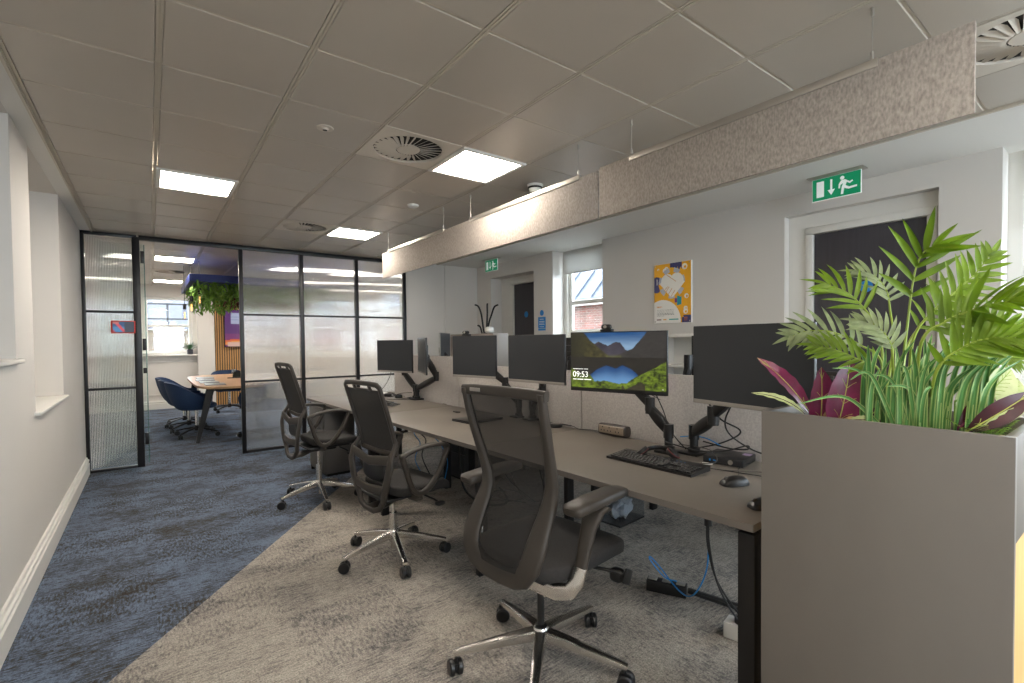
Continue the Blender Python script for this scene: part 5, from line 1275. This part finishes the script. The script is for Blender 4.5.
MB().cyl((0, 0, .09), (0, 0, .31), .01).cyl((-cx+.1, 0, .09), (-cx+.1, 0, .31), .004).cyl((cx-.1, 0, .09), (cx-.1, 0, .31), .004).build('hanger', m_alum, t)
for k, (x, y_, z) in enumerate(((.43, 8.75, 1.73), (.50, 8.45, 1.83), (.58, 8.15, 1.92))):
    t = thing('pendant_bulb', ('lowest bare pendant bulb left of the hanging greenery', 'middle bare pendant bulb beside the hanging greenery', 'highest bare pendant bulb, closest to the hanging greenery')[k], 'pendant light', (x, y_, z), 0, 'bare pendant bulbs')
    MB().cyl((0, 0, .17), (0, 0, HC-z), .004, 6).build('flex', m_plasd, t); MB().cyl((0, 0, .10), (0, 0, .18), .022).build('lamp_holder', m_plasd, t)
    MB().lathe([(0, -.06), (.022, -.055), (.032, -.01), (.028, .06), (.02, .10), (0, .10)], n=16).build('bulb', m_bag, t); MB().cyl((0, 0, -.03), (0, 0, .06), .008, 8).build('filament', m_orange, t)
# slatted feature wall and screen
t = thing('slatted_panel', 'vertical wooden slat panel on the meeting room back wall', 'wall panel', (1.12, YB-.02, 0))
b = MB()
for k in range(32): b.bb(k*.044, k*.044+.026, -.045, -.01, 0, HC-.01, .002)
b.build('slats', m_warm, t); MB().bb(0, 1.41, -.012, .018, 0, HC-.01).build('backing', m_slatback, t)
t = thing('wall_television', 'wall television with a purple and orange picture in the meeting room', 'television', (1.98, YB-.13, 1.64))
MB().bb(-.70, .70, 0, .05, -.405, .405, .006).build('casing', m_plasd, t)
def tvfn(x, y):
    r = math.hypot(x-.25, (y+.35)*1.1)
    if .08 < x < .26 and y > .62 and y < .92: return lin('#a9b0c8') if (y*30) % 2 > .5 else lin('#8d93b4')
    c = lin('#5a2a6a') if y > .35 else lin('#7a2f6a')
    if r < .62: c = lin('#d9622c')
    if r < .56: c = lin('#e89a3a')
    if r < .50: c = lin('#7a2f6a')
    if y < .12 and x < .3 and x > .04: c = lin('#d8b0a0')
    return c
o = pixel_panel('display', attr_mat('television_display', .3), t, 1.37, .78, 60, 40, tvfn); o.location = (0, -.002, 0)
# pot plant and items on the sill
t = thing('potted_plant', 'small spiky plant in a dark pot on the meeting room window sill', 'plant', (.67, YB-.065, 1.102))
MB().lathe([(0, 0), (.05, 0), (.055, .10), (.048, .10), (.045, .02), (0, .02)], n=18).build('pot', m_pot, t)
b = MB()
for k in range(46):
    a = rg_.uniform(0, 2*PI); e = rg_.uniform(.5, 1.5); blade(b, (0, 0, .08), (math.cos(a), -abs(math.sin(a))*.3, e), (0, 0, 1), rg_.uniform(.14, .26), .018, .5, 5, .2)
b.build('foliage', mat('sill_plant_leaf', '#4d7a50', .5), t, 80)
tag(MB().bb(-.12, .24, YB-.09, YB-.02, 1.102, 1.15, .004).build('folder_box', m_paper), 'low white box on the meeting room window sill', 'box')
tag(MB().bb(-.47, -.02, YB-.09, YB-.03, 1.102, 1.125, .004).build('folder', mat('purple_folder', '#6a55a8', .6)), 'purple folder lying at the left end of the window sill', 'folder')
# ------------------------------------------------------------------ outside
tag(MB().bb(-18, 30, 12.5, 60, -3.2, -3).bb(4.55, 40, -30, 12.5, -3.2, -3).build('ground', mat('outside_ground', '#5a5a58', .9)), kind='structure')
t = thing('brick_building', 'brick building with pale sloped metal roof outside the desk-side window', 'building', (11, 13, -3))
MB().bb(0, 9, -6, 10, 0, 5.55).build('wall', m_brick, t)
b = MB(); b.poly([(-.3, -6.3, 5.5), (-.3, 10.3, 5.5), (3.2, 10.3, 9.2), (3.2, -6.3, 9.2)], (0, 0, .1))
for k in range(24): b.poly([(-.3, -6.2+k*.7, 5.6), (-.3, -6.15+k*.7, 5.6), (3.2, -6.15+k*.7, 9.3), (3.2, -6.2+k*.7, 9.3)], (0, 0, .08))
b.build('metal_roof', m_roof, t); MB().bb(-.35, -.2, -6.3, 10.3, 5.38, 5.56).build('gutter', m_silver, t)
t = thing('brick_building', 'taller yellow brick building seen above the pale roof', 'building', (21, 20, -3)); MB().bb(0, 6, -6, 10, 0, 13).build('wall', m_brick2, t)
t = thing('brick_pier', 'yellow brick pier at the left of the desk-side window view', 'wall', (4.75, 5.42, -3)); MB().bb(0, .35, 0, .6, 0, 7, .002).build('pier', m_brick2, t)
t = thing('railing', 'white metal railing outside the desk-side window', 'railing', (6.2, 5.5, -3))
b = MB().tube([(0, 1.6, 4.25), (0, 1.2, 4.45), (0, -2.5, 4.5)], .03).tube([(0, 1.6, 3.9), (0, -2.5, 3.95)], .02)
for k in range(6): b.cyl((0, 1.1-k*.6, 0), (0, 1.1-k*.6, 4.46), .018)
b.build('rail', m_paper, t)
# view from the meeting room window
t = thing('brick_building', 'brown brick wall with grey roof outside the meeting room window', 'building', (-4, 18, -3)); MB().bb(0, 12, 0, 3, 0, 4.75).build('wall', m_brick2, t)
b = MB().poly([(-.2, -.2, 4.75), (12.2, -.2, 4.75), (12.2, 1.6, 5.7), (-.2, 1.6, 5.7)], (0, 0, .1)); b.build('roof', mat('slate_roof', '#333237', .8), t)
MB().bb(0, 12, -1.2, -1.15, 5.0, 5.04).bb(0, 12, -1.2, -1.15, 5.42, 5.46).bb(4.4, 4.45, -1.2, -1.15, 0, 5.46).bb(7, 7.05, -1.2, -1.15, 0, 5.46).build('handrail', m_black, t)
def tree(loc, r, label, seed):
    t = thing('tree', label, 'tree', loc, 0, 'trees outside the meeting room'); q = random.Random(seed)
    MB().tube(spline([(0, 0, 0), (.1, 0, 2.5), (0, .1, 5)], 4), .18, 8).build('trunk', mat('bark', '#5a4a3c', .9), t)
    b = MB()
    for k in range(1500):
        a, z = q.uniform(0, 2*PI), q.gauss(0, .5); rr_ = r*abs(q.gauss(.5, .3)); p = (rr_*math.cos(a), rr_*math.sin(a), 6.0+z*r*.8)
        blade(b, p, (q.uniform(-1, 1), q.uniform(-1, 1), q.uniform(-1, 1)), (.1, .2, 1), .38, .24, .3, 2, .1)
    b.build('crown', m_tree, t)
tree((-1.4, 25, -3), 2.0, 'sunlit leafy tree behind the roof outside, left one', 1)
tree((3.2, 29, -3), 2.2, 'sunlit leafy tree behind the roof outside, right one', 2)
